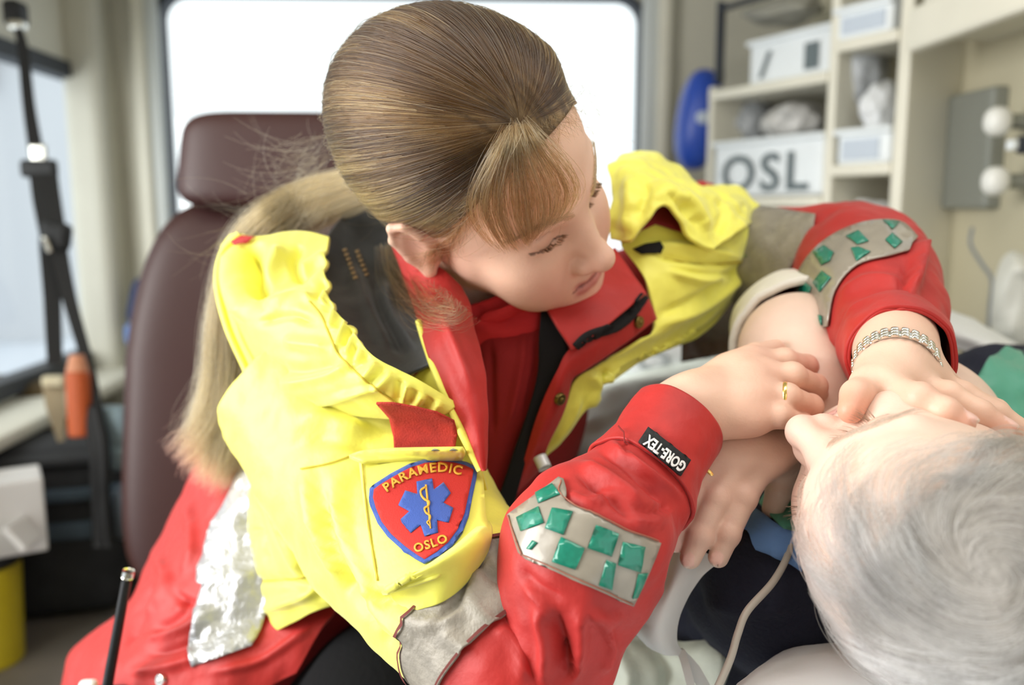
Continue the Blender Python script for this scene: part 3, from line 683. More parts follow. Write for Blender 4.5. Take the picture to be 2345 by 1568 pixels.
# ---------------------------------------------------------------- bodies: one implicit surface per person
class Body:
    def __init__(s): s.pr = []
    def frame(s, R, T): return (np.asarray(R, float), np.asarray(T, float))
    def _add(s, op, fn, k, c, r): s.pr.append((op, fn, k, np.asarray(c, float), r))
    def cap(s, a, b, r1, r2=None, k=.01, op='u', fr=None):
        a = np.asarray(a, float); b = np.asarray(b, float)
        if fr is not None: a = fr[1]+fr[0]@a; b = fr[1]+fr[0]@b
        r2 = r1 if r2 is None else r2; ba = b-a; L = ba@ba+1e-12
        def fn(p):
            h = np.clip(((p-a)@ba)/L, 0, 1); return np.linalg.norm(p-a-h[:, None]*ba, axis=1)-(r1+(r2-r1)*h)
        s._add(op, fn, k, (a+b)/2, math.sqrt(L)/2+max(r1, r2))
    def ell(s, c, r, k=.01, op='u', fr=None, R=None):
        c = np.asarray(c, float); r = np.asarray(r, float); M = np.eye(3) if R is None else np.asarray(R, float)
        if fr is not None: c = fr[1]+fr[0]@c; M = fr[0]@M
        def fn(p):
            q = (p-c)@M; k0 = np.linalg.norm(q/r, axis=1); k1 = np.linalg.norm(q/(r*r), axis=1)+1e-9; return k0*(k0-1)/k1
        s._add(op, fn, k, c, r.max())
    def chain(s, pts, rs, k=.006, fr=None):
        for i in range(len(pts)-1): s.cap(pts[i], pts[i+1], rs[i], rs[i+1], k if i == 0 else .002, 'u', fr)
    def eval(s, p, prims=None):
        D = np.full(len(p), 1.0)
        for op, fn, k, c, r in (s.pr if prims is None else prims):
            d = fn(p)
            if op == 'u':
                h = np.maximum(k-np.abs(D-d), 0)/max(k, 1e-6); D = np.minimum(D, d)-h*h*k*.25
            else:
                h = np.maximum(k-np.abs(D+d), 0)/max(k, 1e-6); D = np.maximum(D, -d)+h*h*k*.25
        return D
    def mesh(s, lo, hi, h, post=None):
        """sparse surface nets over blocks near the surface"""
        lo = np.asarray(lo, float); n = np.ceil((np.asarray(hi)-lo)/h).astype(int); BS = 24; nb = -(-n//BS)
        KX = n[1]+64; KY = n[2]+64
        keys = []; pos = []; quads = []; half = h*BS*.5
        for b in np.ndindex(*nb):
            o = np.array(b)*BS; c = lo+(o+BS/2)*h; rad = half*1.733
            pr = [q for q in s.pr if np.linalg.norm(q[3]-c)-q[4] < rad+q[2]+.012]
            if not any(q[0] == 'u' for q in pr): continue
            if abs(s.eval(c[None], pr)[0]) > rad*1.6+.015: continue
            m = BS+3; g = np.arange(m)-1
            I = np.stack(np.meshgrid(g+o[0], g+o[1], g+o[2], indexing='ij'), -1); X = lo+I*h
            D = s.eval(X.reshape(-1, 3), pr).reshape(m, m, m)
            sg = D < 0
            if sg.all() or not sg.any(): continue
            # vertices of cells
            mc = m-1; acc = np.zeros((mc, mc, mc, 3)); cnt = np.zeros((mc, mc, mc))
            off = [(0, 0, 0), (1, 0, 0), (0, 1, 0), (0, 0, 1), (1, 1, 0), (1, 0, 1), (0, 1, 1), (1, 1, 1)]
            sl = lambda q: tuple(slice(q[i], q[i]+mc) for i in range(3))
            for ax in range(3):
                for q in off:
                    if q[ax]: continue
                    q2 = list(q); q2[ax] = 1; a = D[sl(q)]; bb = D[sl(q2)]; mk = (a < 0) != (bb < 0)
                    t = np.where(mk, a/(a-bb+1e-20), 0); e = np.zeros(3); e[ax] = 1
                    acc += np.where(mk[..., None], np.array(q)+t[..., None]*e, 0); cnt += mk
            on = cnt > 0; ci = np.argwhere(on); v = acc[on]/cnt[on][:, None]; gi = ci-1+o
            V = lo+(gi+v)*h
            for _ in range(2):
                e = h*.3; d0 = s.eval(V, pr); G = np.stack([(s.eval(V+e*np.eye(3)[i], pr)-d0)/e for i in range(3)], 1)
                st = d0/(np.einsum('ij,ij->i', G, G)+.05); V = V-G*np.clip(st, -h*.6, h*.6)[:, None]
            kk = ((gi[:, 0]+8)*KX+(gi[:, 1]+8))*KY+gi[:, 2]+8; keys.append(kk); pos.append(V)
            for ax in range(3):
                a1, a2 = (ax+1) % 3, (ax+2) % 3
                r = [slice(1, BS+1)]*3; r2 = list(r); r2[ax] = slice(2, BS+2)
                A = sg[tuple(r)]; B_ = sg[tuple(r2)]; ed = np.argwhere(A != B_)
                if not len(ed): continue
                inv = A[tuple(ed.T)]; base = ed+o      # global node index; cells share indices with nodes
                def key(d1, d2):
                    q = base.copy(); q[:, a1] -= d1; q[:, a2] -= d2; return ((q[:, 0]+8)*KX+(q[:, 1]+8))*KY+q[:, 2]+8
                Q = np.stack([key(1, 1), key(0, 1), key(0, 0), key(1, 0)], 1); Q[~inv] = Q[~inv][:, ::-1]; quads.append(Q)
        K = np.concatenate(keys); V = np.concatenate(pos); Q = np.concatenate(quads)
        u, ix = np.unique(K, return_index=True); V = V[ix]; F = np.searchsorted(u, Q); ok = (u[np.clip(F, 0, len(u)-1)] == Q).all(1); F = F[ok]
        return V, F

def head(B, fr, lids=True, big=1.0):
    """face looks along +y, crown +z, x to the person's left; the middle between the eyes is the origin"""
    E = lambda *a, **k: B.ell(*a, fr=fr, **k); C = lambda *a, **k: B.cap(*a, fr=fr, **k)
    E((0, -.080, .036), (.0735, .097, .084), k=.001)
    E((0, -.044, -.024), (.057, .060, .064), k=.03)
    for s in (-1, 1):
        C((s*.041, -.062, -.046), (s*.016, .001, -.085), .017, .0135, k=.025)
        E((s*.040, -.016, -.032), (.019, .020, .017), k=.022)              # cheekbone
        E((s*.034, -.014, -.056), (.022, .024, .024), k=.025)              # cheek
        C((s*.012, .004, .018), (s*.046, -.012, .020), .010, .007, k=.016)  # brow ridge
    E((0, .006, -.0935), (.015, .0135, .0120), k=.018)                        # chin
    E((0, -.004, -.068), (.027, .021, .024), k=.018)                       # mouth mound
    for s in (-1, 1): E((s*.031, .018, -.003), (.018, .011, .0105), k=.014, op='s')   # orbits
    C((0, .005, .006), (0, .0290, -.0375), .0070, .0100, k=.016)           # nose bridge
    E((0, .0320, -.0395), (.0108, .0102, .0098), k=.006)
    for s in (-1, 1): E((s*.0122, .0185, -.0430), (.0074, .0108, .0072), k=.006)
    for s in (-1, 1): E((s*.0062, .0235, -.0505), (.0036, .0066, .0042), k=.003, op='s')
    for s in (-1, 1):
        E((s*.031, -.0065, -.001), (.0140, .0138, .0130), k=.003)           # closed lid over the eye
        C((s*.0185, .004, -.0065), (s*.031, .0088, -.0085), .0011, .0012, k=.002, op='s'); C((s*.031, .0088, -.0085), (s*.044, .0010, -.0055), .0012, .0009, k=.002, op='s')
        C((s*.020, .0035, .0065), (s*.031, .0055, .0088), .0016, k=.004, op='s'); C((s*.031, .0055, .0088), (s*.043, -.0005, .0065), .0016, .0012, k=.004, op='s')
    # lips
    for s in (-1, 1):
        C((0, .0172, -.0628), (s*.0085, .0168, -.0616), .0044, .0042, k=.004); C((s*.0085, .0168, -.0616), (s*.0235, .0060, -.0668), .0042, .0020, k=.005)
        C((0, .0158, -.0722), (s*.010, .0145, -.0718), .0056, .0050, k=.005); C((s*.010, .0145, -.0718), (s*.0225, .0058, -.0680), .0050, .0022, k=.005)
        C((0, .0235, -.0668), (s*.012, .0205, -.0662), .0013, .0013, k=.003, op='s'); C((s*.012, .0205, -.0662), (s*.0245, .0088, -.0676), .0013, .0014, k=.003, op='s')
    C((0, .0225, -.056), (0, .0205, -.052), .0022, k=.004, op='s')          # philtrum
    for s in (-1, 1):                                                      # ears
        R = np.array(Matrix.Rotation(s*.45, 3, 'Z')@Matrix.Rotation(.15, 3, 'X'))
        E((s*.0745, -.094, -.014), (.0065, .0165, .030), k=.008, R=R)
        E((s*.0810, -.090, -.012), (.0050, .0090, .0170), k=.004, op='s', R=R)
        pts = [(s*.0765, -.082, .004), (s*.0800, -.092, .0150), (s*.0835, -.104, .010), (s*.0835, -.108, -.006), (s*.0800, -.100, -.026), (s*.0765, -.089, -.040)]
        for a, b in zip(pts[:-1], pts[1:]): C(a, b, .0034, .0034, k=.004)
        E((s*.0765, -.087, -.040), (.0045, .0065, .0075), k=.004)

def hand(B, wrist, fore, mcps, fingers, thumb, rw=.022, palm=.0125, fr=.0085, wide=.024):
    """forearm, palm and five separate fingers; every joint is a point of the place"""
    B.cap(fore, wrist, rw*1.12, rw, k=.02)
    for i, m in enumerate(mcps):
        B.cap(wrist, m, rw*.62, palm*.86, k=.016); B.ell(m, (palm*.70,)*3, k=.008)
    for a, b in zip(mcps[:-1], mcps[1:]): B.cap(np.asarray(a)*.75+np.asarray(wrist)*.25, np.asarray(b)*.75+np.asarray(wrist)*.25, palm*.92, k=.012)
    for f, s in zip(fingers, (1.0, 1.03, 1.0, .88)):
        n = len(f); rs = [fr*s*1.10, fr*s*1.05, fr*s*.96, fr*s*.80][:n] if n == 4 else [fr*s*1.1, fr*s, fr*s*.85]
        B.cap(f[0], f[1], rs[0], rs[1], k=.006)
        for i in range(1, n-1):
            B.cap(f[i], f[i+1], rs[i], rs[i+1], k=.0025)
            B.ell(f[i], (rs[i]*1.03,)*3, k=.003)
    t = thumb; B.cap(t[0], t[1], .0135, .0115, k=.016); B.cap(t[1], t[2], .0112, .0100, k=.005); B.cap(t[2], t[3], .0104, .0082, k=.003)

WB = Body(); W = WB       # the paramedic
RW = np.array([[.575, .797, -.17], [.711, -.395, .56], [-.396, .444, .811]]).astype(float)
uu, _, vv = np.linalg.svd(RW); RW = uu@vv
TW = np.array([.0391, .1015, -.6749])
FRW = (CB@RW, C2W(TW))
head(W, FRW)
hw = lambda x, y, z: FRW[1]+FRW[0]@np.array([x, y, z])
neck = C2W([-.045, .028, -.865])
W.cap(hw(0, -.085, -.05), neck, .050, .056, k=.03)
SR, SL = C2W([-.165, -.02, -.80]), P(1562, 625, 1.0)
chest = C2W([-.05, -.07, -.90]); pel = C2W([-.33, -.40, -1.02])
W.cap(SR*.75+chest*.25, SL*.75+chest*.25, .055, .055, k=.06); W.cap(neck, chest, .07, .10, k=.06); W.cap(chest, pel, .105, .13, k=.06)
ER, WRr = P(1200, 1590, .58), P(1552, 962, .628)
W.cap(SR, ER, .045, .036, k=.04); W.cap(ER, WRr, .036, .024, k=.02)
EL, WLl = P(1985, 600, .82), P(2056, 822, .619)
W.cap(SL, EL, .045, .036, k=.04); W.cap(EL, WLl, .036, .024, k=.02)
# her right hand lying over the patient's wrist: fingers curl over the far edge
m_ = [P(1722, 828, .664), P(1750, 862, .645), P(1744, 908, .628), P(1728, 955, .618)]
hand(W, P(1588, 935, .628), P(1500, 1010, .622), m_,
     [[m_[0], P(1796, 826, .662), P(1846, 838, .676), P(1872, 872, .696)],
      [m_[1], P(1814, 860, .640), P(1866, 884, .656), P(1880, 928, .680)],
      [m_[2], P(1802, 908, .622), P(1856, 930, .636), P(1872, 968, .660)],
      [m_[3], P(1786, 952, .613), P(1842, 974, .624), P(1858, 1000, .645)]],
     [P(1600, 900, .645), P(1660, 850, .672), P(1730, 815, .690), P(1775, 800, .700)], rw=.0235, palm=.0140, fr=.0088)
# her left hand cupping the patient's temple
m2 = [P(2040, 890, 0.5740), P(2085, 882, 0.5860), P(2130, 884, 0.6000), P(2160, 890, 0.6180)]
hand(W, P(2052, 838, 0.6060), P(2050, 780, 0.6390), m2,
     [[m2[0], P(2108, 912, 0.5450), P(2165, 943, 0.5345), P(2206, 968, 0.5305)],
      [m2[1], P(2170, 908, 0.5700), P(2242, 948, 0.5590), P(2298, 982, 0.5540)],
      [m2[2], P(2200, 905, 0.5940), P(2280, 950, 0.5800), P(2350, 992, 0.5740)],
      [m2[3], P(2215, 908, 0.6140), P(2280, 940, 0.6040), P(2330, 975, 0.5990)]],
     [P(2018, 862, 0.5990), P(1990, 880, 0.5820), P(1962, 905, 0.5670), P(1948, 940, 0.5555)], rw=.0225, palm=.0125, fr=.0090)

Q = Body()       # the patient
RQ = np.array([[-.462, -.803, -.32], [-.745, .456, -.029], [-.35, -.169, .942]]); uu, _, vv = np.linalg.svd(RQ); RQ = uu@vv
TQ = np.array([.2081, -.0815, -.5446])
FRQ = (CB@RQ, C2W(TQ))
head(Q, FRQ)
hq = lambda x, y, z: FRQ[1]+FRQ[0]@np.array([x, y, z])
nq = P(2080, 1010, .70)
Q.cap(hq(0, -.08, -.05), nq, .055, .065, k=.03)
cq = P(2030, 1080, .92)
Q.cap(P(1790, 1330, .70), P(2290, 960, .86), .055, .055, k=.03); Q.cap(nq, cq, .06, .09, k=.04); Q.cap(cq, P(1820, 930, 1.25), .10, .11, k=.04)
# forearm rising to the white cuff and the hand lying under the paramedic's hand
pw = P(1795, 980, .672); pe = P(1828, 805, .752)
Q.cap(P(1806, 752, .95), pe, .042, .046, k=.02); Q.cap(pe, P(1862, 880, .712), .046, .036, k=.02)
pm = [P(1750, 1056, .636), P(1696, 1048, .632), P(1644, 1048, .634), P(1612, 1040, .646)]
pf = [[pm[0], P(1702, 1140, .622), P(1666, 1222, .614), P(1645, 1276, .613)],
      [pm[1], P(1641, 1142, .620), P(1603, 1226, .613), P(1581, 1278, .613)],
      [pm[2], P(1584, 1124, .626), P(1560, 1192, .622), P(1548, 1242, .622)],
      [pm[3], P(1566, 1104, .650), P(1545, 1160, .655), P(1540, 1200, .660)]]
hand(Q, pw, P(1868, 890, .705), pm, pf,
     [P(1800, 1010, .668), P(1800, 1070, .662), P(1785, 1120, .662), P(1770, 1165, .664)], rw=.028, palm=.0150, fr=.0090)
NAILS = []
def nail(B, dip, tip, up, r, L=.0058, wd=.0046):
    t = np.asarray(tip)-dip; t /= np.linalg.norm(t); u = np.asarray(up, float); u -= t*(u@t); u /= np.linalg.norm(u); b = np.cross(t, u)
    c = tip+t*r*.15+u*r*.80; B.ell(c, (L, wd, .0016), k=.0006, R=np.stack([t, b, u], 1)); NAILS.append((c+u*.001, t, b, u, L, wd))
toC = lambda p: CAM-p
for f in pf[:3]: nail(Q, f[2], f[3], toC(f[3])/np.linalg.norm(toC(f[3]))+np.array([0, 0, .35]), .0078)
for a, b in ((P(2165, 943, .5345), P(2206, 968, .5305)), (P(2242, 948, .559), P(2298, 982, .554))):
    nail(W, a, b, RGT*.55+UPV*.9+(-FWD)*.55, .0075)

def blend(c, t, w): return c*(1-w[:, None])+np.asarray(t)*w[:, None]
def blob(V, p, r): return np.exp(-(np.linalg.norm(V-p, axis=1)/r)**2)
def skin_cols(V, base, fr, lipc, blush, hot=(), eye=1.0, avoid=()):
    q = (V-fr[1])@fr[0]; c = np.tile(np.array(base), (len(V), 1))
    c = c*(1+.05*fbm(V*60, 3))[:, None]
    near = (np.linalg.norm(q, axis=1) < .135)*(q[:, 1] < .034+.008*(q[:, 2] < -.02)*(q[:, 2] > -.055))*(q[:, 2] > -.13)
    for p, r in avoid: near = near*(np.linalg.norm(V-p, axis=1) > r)
    for s in (-1, 1):
        w = np.exp(-(np.linalg.norm((q-[s*.040, .002, -.045])/[.022, .03, .022], axis=1))**2)*near; c = blend(c, blush, w*.5)
        w = np.exp(-(np.linalg.norm((q-[s*.031, .008, -.001])/[.017, .012, .010], axis=1))**2)*near; c = blend(c, np.array(base)*[.78, .66, .62], w*.55)
        w = np.exp(-(np.linalg.norm((q-[s*.0745, -.094, -.014])/[.02, .03, .04], axis=1))**2)*near; c = blend(c, blush, w*.55)
        w = (np.abs(q[:, 2]+.0075+.003*((s*q[:, 0]-.031)/.012)**2*-.6) < .0014)*(np.abs(s*q[:, 0]-.0315) < .0135)*(q[:, 1] > -.004)*near; c = blend(c, (.05, .03, .025), w*.75*eye)
    w = np.exp(-(np.linalg.norm((q-[0, .030, -.042])/[.016, .012, .012], axis=1))**2)*near; c = blend(c, blush, w*.55)
    lz = np.where(q[:, 2] > -.0668, (q[:, 2]+.0645)/.0042, (q[:, 2]+.0705)/.0058)
    w = np.clip(1.6-np.abs(lz)*1.25, 0, 1)*np.clip((.0245-np.abs(q[:, 0]))/.006, 0, 1)*(q[:, 1] > .002)*near; c = blend(c, lipc, w*.85)
    w = (np.abs(q[:, 2]+.0668) < .0014)*(np.abs(q[:, 0]) < .024)*(q[:, 1] > .005)*near; c = blend(c, np.array(lipc)*.35, w*.7)
    for p, r, t, a in hot: c = blend(c, t, blob(V, p, r)*a)
    for p, t, b, u, L, wd in NAILS:
        q = V-p; w = ((q@t/(L*1.02))**2+(q@b/(wd*1.02))**2 < 1)*(np.abs(q@u) < .003); tipw = w*(q@t > L*.72); c = blend(c, (.80, .52, .46), w*.8); c = blend(c, (.85, .78, .70), tipw*.8)
    return np.clip(c, 0, 1)
FINE = 0.0017
V, F = W.mesh((-.65, .36, .42), (.62, 1.36, 1.62), FINE)
red = (.62, .25, .19)
hot = [(p, .013, red, .45) for p in m_]+[(P(1866, 884, .656), .012, red, .5), (P(1856, 930, .636), .012, red, .5), (P(1842, 974, .624), .012, red, .5), (P(1846, 838, .676), .012, red, .5)]
hot += [(P(1948, 940, .5555), .016, (.66, .22, .13), .75), (P(2206, 968, .5305), .012, (.66, .25, .18), .6), (P(2298, 982, .554), .014, red, .5), (P(2108, 912, .545), .016, red, .3)]
cols = skin_cols(V, (.72, .47, .355), FRW, (.50, .17, .155), (.66, .30, .24), hot)
med = obj_np('person', V, F, M_SKIN)
attr_color(med.data, cols)
tag(med, 'person in a yellow and red paramedic jacket leaning over and holding the lying person', 'person')
print('paramedic', len(V))
V, F = Q.mesh(P(1700, 1100, .7)-np.array([.35, .45, .45]), P(1900, 1100, .7)+np.array([.55, .75, .40]), FINE)
hot = [(p, .014, red, .25) for p in pm]+[(f[j], .011, red, .35) for f in pf[:3] for j in (1, 2)]
cols = skin_cols(V, (.74, .54, .44), FRQ, (.52, .25, .22), (.72, .43, .36), hot, .5, [(pw, .052), (P(1750, 1015, .650), .034), (pm[0], .04), (pm[1], .04)])
pat = obj_np('person', V, F, M_SKIN); attr_color(pat.data, cols)
tag(pat, 'person in a navy and green sweater lying on the stretcher with head turned aside', 'person')
print('patient', len(V))

# ---------------------------------------------------------------- the paramedic's clothes
U = Body()
U.cap(SR*.75+chest*.25, SL*.75+chest*.25, .062, .062, k=.06); U.cap(neck*.75+chest*.25, chest, .072, .108, k=.06); U.cap(chest, pel, .112, .138, k=.06)
U.cap(SR, ER, .051, .042, k=.04); U.cap(ER, ER*.25+WRr*.75, .042, .029, k=.02); U.cap(SL, EL, .051, .042, k=.04); U.cap(EL, EL*.35+WLl*.65, .041, .031, k=.02)
V, F = U.mesh((-.65, .36, .42), (.62, 1.36, 1.62), .006)
obj_np('undershirt', V, F, M_REDD, med)
T_ = Body(); hipL = pel+C2W([.10, -.12, .05])-CAM
T_.cap(pel+np.array([0, 0, -.06]), hipL, .15, .13, k=.05); T_.cap(hipL, P(900, 1640, .80), .105, .09, k=.05); T_.cap(pel+np.array([-.05, 0, -.1]), P(480, 1900, .95), .11, .09, k=.05)
V, F = T_.mesh((-.75, .3, .2), (.4, 1.4, 1.3), .008)
obj_np('trousers', V, F, M_BLKC, med)

# jacket: the yellow side panel is the part that carries the rest
side = patch('jacket', [
    [(556, 860, .86), (600, 880, .78), (680, 900, .73), (780, 920, .705), (900, 930, .70)],
    [(566, 1040, .88), (610, 1060, .79), (690, 1080, .735), (800, 1090, .715), (900, 1100, .715)],
    [(546, 1190, .88), (595, 1210, .79), (680, 1220, .74), (790, 1230, .72), (900, 1240, .73)],
    [(556, 1340, .88), (600, 1345, .80), (680, 1330, .755), (770, 1320, .735), (880, 1320, .745)],
    [(553, 1480, .89), (600, 1460, .81), (670, 1427, .775), (744, 1390, .755), (860, 1360, .765)]], M_YEL, med, 110, 90, .003,
    [([(600, 1090), (640, 1200), (700, 1330)], 16, 7), ([(575, 1160), (600, 1260), (620, 1300)], 12, -5), ([(640, 1000), (660, 1100), (650, 1200)], 18, 6), ([(570, 1330), (650, 1330), (720, 1350)], 9, -4), ([(590, 1400), (680, 1370), (740, 1340)], 12, 5),
     ([(690, 1180), (720, 1280), (735, 1380)], 16, -8), ([(600, 950), (700, 1000), (790, 1010)], 14, 5), ([(640, 1120), (690, 1240), (710, 1340)], 10, -5), ([(570, 1210), (590, 1225), (600, 1250)], 8, -6)], noise=.004)
jk = side
SEC_R = [(690, 890, .785, .075, .080), (795, 1035, .745, .076, .084), (905, 1180, .700, .076, .081), (1030, 1330, .642, .066, .068), (1135, 1450, .595, .058, .060), (1195, 1535, .575, .052, .054), (1220, 1620, .57, .05, .05)]
NR = 6.0
fold_R = [([(700, 1060), (720, 1200), (800, 1340)], 16, 8), ([(760, 1100), (790, 1230), (860, 1370)], 13, 7), ([(735, 1120), (770, 1260), (850, 1400)], 9, -6), ([(830, 1330), (880, 1420), (950, 1470)], 14, 6),
          ([(860, 1345), (960, 1330), (1120, 1230)], 14, 9), ([(850, 1365), (960, 1365), (1115, 1270)], 9, -8), ([(780, 1300), (850, 1420), (920, 1490)], 12, -7), ([(900, 1400), (980, 1430), (1050, 1400)], 16, 6), ([(1000, 1430), (1040, 1380), (1070, 1300)], 12, -6),
          ([(690, 950), (760, 960), (850, 990)], 15, 7), ([(700, 1000), (780, 1010), (860, 1035)], 12, -6), ([(720, 905), (800, 925), (870, 930)], 12, -6)]
sleeve = tube('sleeve', SEC_R, M_YEL, jk, 160, 90, 0, 3.80/NR, fl=fold_R, noise=.005, th=.002)
tube('sleeve', SEC_R, M_RED, jk, 110, 90, 4.44/NR, 1.0, off=-.001, noise=.005, th=.002, fl=fold_R+[([(1130, 1430), (1190, 1480), (1200, 1568)], 14, 5)])
band = tube('reflective_band', SEC_R, M_REFL, jk, 60, 90, 3.70/NR, 4.52/NR, off=.0012, noise=.005, th=.0018, fl=fold_R+[([(1060, 1340), (1120, 1420), (1190, 1420)], 10, 4), ([(1010, 1440), (1080, 1500), (1100, 1540)], 14, 5), ([(1090, 1280), (1150, 1330), (1200, 1340)], 10, -5)])
for u_ in (3.71, 4.50):
    V, F = tube('x', SEC_R, None, None, 3, 90, (u_-.02)/NR, (u_+.02)/NR, off=.0028, noise=.005, ret=True, fl=fold_R); obj_np('band_edging', V, F, mat('maroon_edging', (.16, .03, .025), .8), jk)
SEC_F = [(1195, 1650, .578, .040, .042), (1268, 1490, .562, .039, .040), (1340, 1275, .562, .053, .054), (1412, 1165, .585, .043, .042), (1478, 1082, .606, .036, .035), (1556, 966, .628, .034, .032)]
fold_F = [([(1300, 1130), (1350, 1150), (1400, 1130)], 10, 5), ([(1330, 1060), (1400, 1100), (1470, 1150)], 11, 6), ([(1320, 1085), (1390, 1135), (1450, 1190)], 8, -5), ([(1370, 1030), (1430, 1065), (1520, 1150)], 9, -4.5), ([(1395, 1010), (1450, 1055), (1560, 1140)], 9, 4.5),
          ([(1260, 1400), (1290, 1470), (1300, 1540)], 16, -9), ([(1230, 1380), (1250, 1470), (1245, 1568)], 14, 8), ([(1330, 1390), (1330, 1470), (1310, 1560)], 14, 7), ([(1190, 1300), (1230, 1340), (1290, 1370)], 10, -4), ([(1350, 1400), (1390, 1420), (1420, 1400)], 14, 5), ([(1290, 1480), (1310, 1520), (1300, 1545)], 6, -8), ([(1420, 1010), (1445, 1060), (1500, 1110)], 6, -3), ([(1340, 1110), (1400, 1110), (1450, 1140)], 7, -4), ([(1440, 1190), (1490, 1200), (1530, 1180)], 8, 4), ([(1450, 1160), (1500, 1170), (1540, 1150)], 7, -4), ([(1200, 1340), (1260, 1400), (1270, 1470)], 9, 5), ([(1380, 1420), (1400, 1480), (1380, 1540)], 9, 5)]
fore = tube('sleeve', SEC_F, M_RED, jk, 160, 90, 0, 1, fl=fold_F, noise=.005, th=.0022)
cuff = tube('cuff', SEC_F, M_RED, jk, 50, 90, .73, 1.0, off=.0030, noise=.005, th=.0026, fl=fold_F[:2])

# the hood folded over her right shoulder
puck = []
edge = smooth_line([(752, 560), (744, 615), (757, 690), (795, 730), (815, 785), (865, 828), (918, 864), (970, 902), (1030, 922)], 6); seam_ = smooth_line([(690, 600), (697, 670), (737, 725), (765, 790), (785, 822), (832, 866), (891, 910), (950, 945), (1010, 960)], 6)
for k in range(2, len(edge)-2, 2):
    j = int(k*len(seam_)/len(edge)); a, b = edge[k], seam_[min(j, len(seam_)-1)]; jt = rng.uniform(-12, 12, 2)
    puck.append(([tuple(a), tuple((a+b)/2+jt*.7), tuple(b+jt*1.6)], rng.uniform(5, 11), rng.uniform(2.2, 5.0)*(1 if (k//2) % 2 else -1)))
hood = patch('hood', [
    [(506, 560, .85), (528, 535, .81), (590, 535, .79), (680, 530, .79), (753, 540, .775)],
    [(496, 640, .84), (535, 640, .765), (610, 640, .748), (690, 635, .74), (744, 610, .735)],
    [(516, 740, .82), (565, 730, .735), (640, 715, .705), (715, 705, .69), (757, 690, .685)],
    [(562, 850, .80), (615, 825, .72), (690, 800, .682), (760, 775, .662), (806, 755, .658)],
    [(585, 930, .78), (680, 905, .685), (760, 875, .652), (825, 845, .638), (862, 822, .64)],
    [(800, 945, .68), (850, 920, .648), (890, 900, .636), (925, 882, .630), (955, 868, .632)],
    [(985, 965, .655), (1005, 955, .642), (1022, 945, .637), (1038, 935, .636), (1050, 925, .638)]], M_YEL, jk, 170, 120, .0035,
    puck+[([(570, 550), (575, 610), (600, 680)], 22, -22), ([(530, 560), (528, 640), (560, 740)], 14, 10), ([(640, 560), (630, 600), (600, 660)], 16, 8), ([(600, 700), (680, 680), (730, 690)], 12, 6), ([(590, 740), (660, 720), (720, 740)], 10, -6), ([(650, 780), (720, 790), (760, 800)], 14, 6),
          ([(600, 840), (690, 850), (780, 830)], 16, -6), ([(640, 880), (740, 860), (810, 830)], 12, 5), ([(690, 560), (670, 600), (690, 650)], 10, -8), ([(700, 930), (800, 905), (880, 880)], 9, 4)], noise=.004)
hb = bvh_of([hood])
sew('seam', line_poly(seam_[8:], 3.5, 2), hb, M_SEAM, jk, off=.0006, step=7, th=.0006)
sew('red_tab', [(537, 557), (560, 545), (592, 548), (560, 560), (540, 570)], hb, M_RED, jk, off=.004, step=8)
wire('hood_piping', [(548, 536, .80), (510, 580, .80), (499, 650, .785), (520, 745, .77), (566, 850, .76)], .0035, M_YEL, jk)
lining = patch('collar_lining', [
    [(735, 560, .79), (780, 500, .82), (830, 480, .85), (900, 500, .85), (950, 560, .80)],
    [(730, 650, .76), (780, 620, .785), (830, 600, .805), (900, 620, .80), (965, 660, .75)],
    [(755, 720, .71), (810, 700, .735), (860, 690, .748), (920, 700, .74), (975, 735, .70)],
    [(815, 800, .68), (860, 785, .695), (900, 775, .703), (950, 775, .695), (990, 785, .672)],
    [(890, 880, .665), (920, 868, .664), (945, 858, .664), (975, 845, .662), (1003, 832, .655)]], M_GRYL, jk, 60, 60, .002,
    [([(880, 640), (900, 720), (960, 800)], 16, 7), ([(800, 600), (840, 700), (900, 800)], 20, 6), ([(850, 640), (880, 740), (930, 820)], 14, -5)], noise=.003)
lb = bvh_of([lining])
for (x0, y0) in ((783, 572), (808, 565)):    # small woven marks on the lining, two unreadable rows
    for k in range(7):
        if x0 == 808 and (k < 1): continue
        x, y = x0+k*4.2, y0+k*10.5
        sew('woven_mark', [(x, y), (x+9, y-3), (x+11, y+3), (x+2, y+6.5)], lb, mat('tan_thread', (.42, .30, .16), .8), jk, off=.0008, step=9, th=.0004)
front = patch('front_panel', [
    [(850, 870, .72), (930, 870, .69), (985, 840, .668), (1010, 850, .660)],
    [(850, 960, .71), (940, 965, .675), (1010, 960, .656), (1055, 975, .648)],
    [(860, 1040, .70), (950, 1045, .670), (1040, 1050, .650), (1102, 1072, .642)],
    [(880, 1120, .72), (980, 1120, .690), (1070, 1130, .664), (1118, 1150, .655)],
    [(900, 1230, .74), (1000, 1230, .70), (1080, 1230, .672), (1128, 1220, .662)]], M_YEL, jk, 70, 60, .003, [([(940, 1000), (1000, 1010), (1060, 1005)], 12, 4)], noise=.003)
lapel = patch('red_facing', [
    [(895, 560, .78), (960, 585, .735), (1020, 615, .715), (1060, 650, .715)],
    [(930, 660, .74), (985, 680, .70), (1040, 690, .69), (1078, 700, .70)],
    [(960, 745, .69), (1010, 760, .668), (1055, 770, .660), (1090, 780, .668)],
    [(1000, 855, .652), (1040, 865, .638), (1080, 875, .636), (1113, 885, .645)],
    [(1050, 970, .636), (1075, 975, .628), (1098, 980, .626), (1114, 985, .634)],
    [(1098, 1072, .632), (1104, 1076, .626), (1108, 1078, .625), (1112, 1074, .630)]], M_RED, jk, 80, 40, .004, [([(980, 660), (1030, 760), (1085, 900)], 12, 4)], noise=.003)
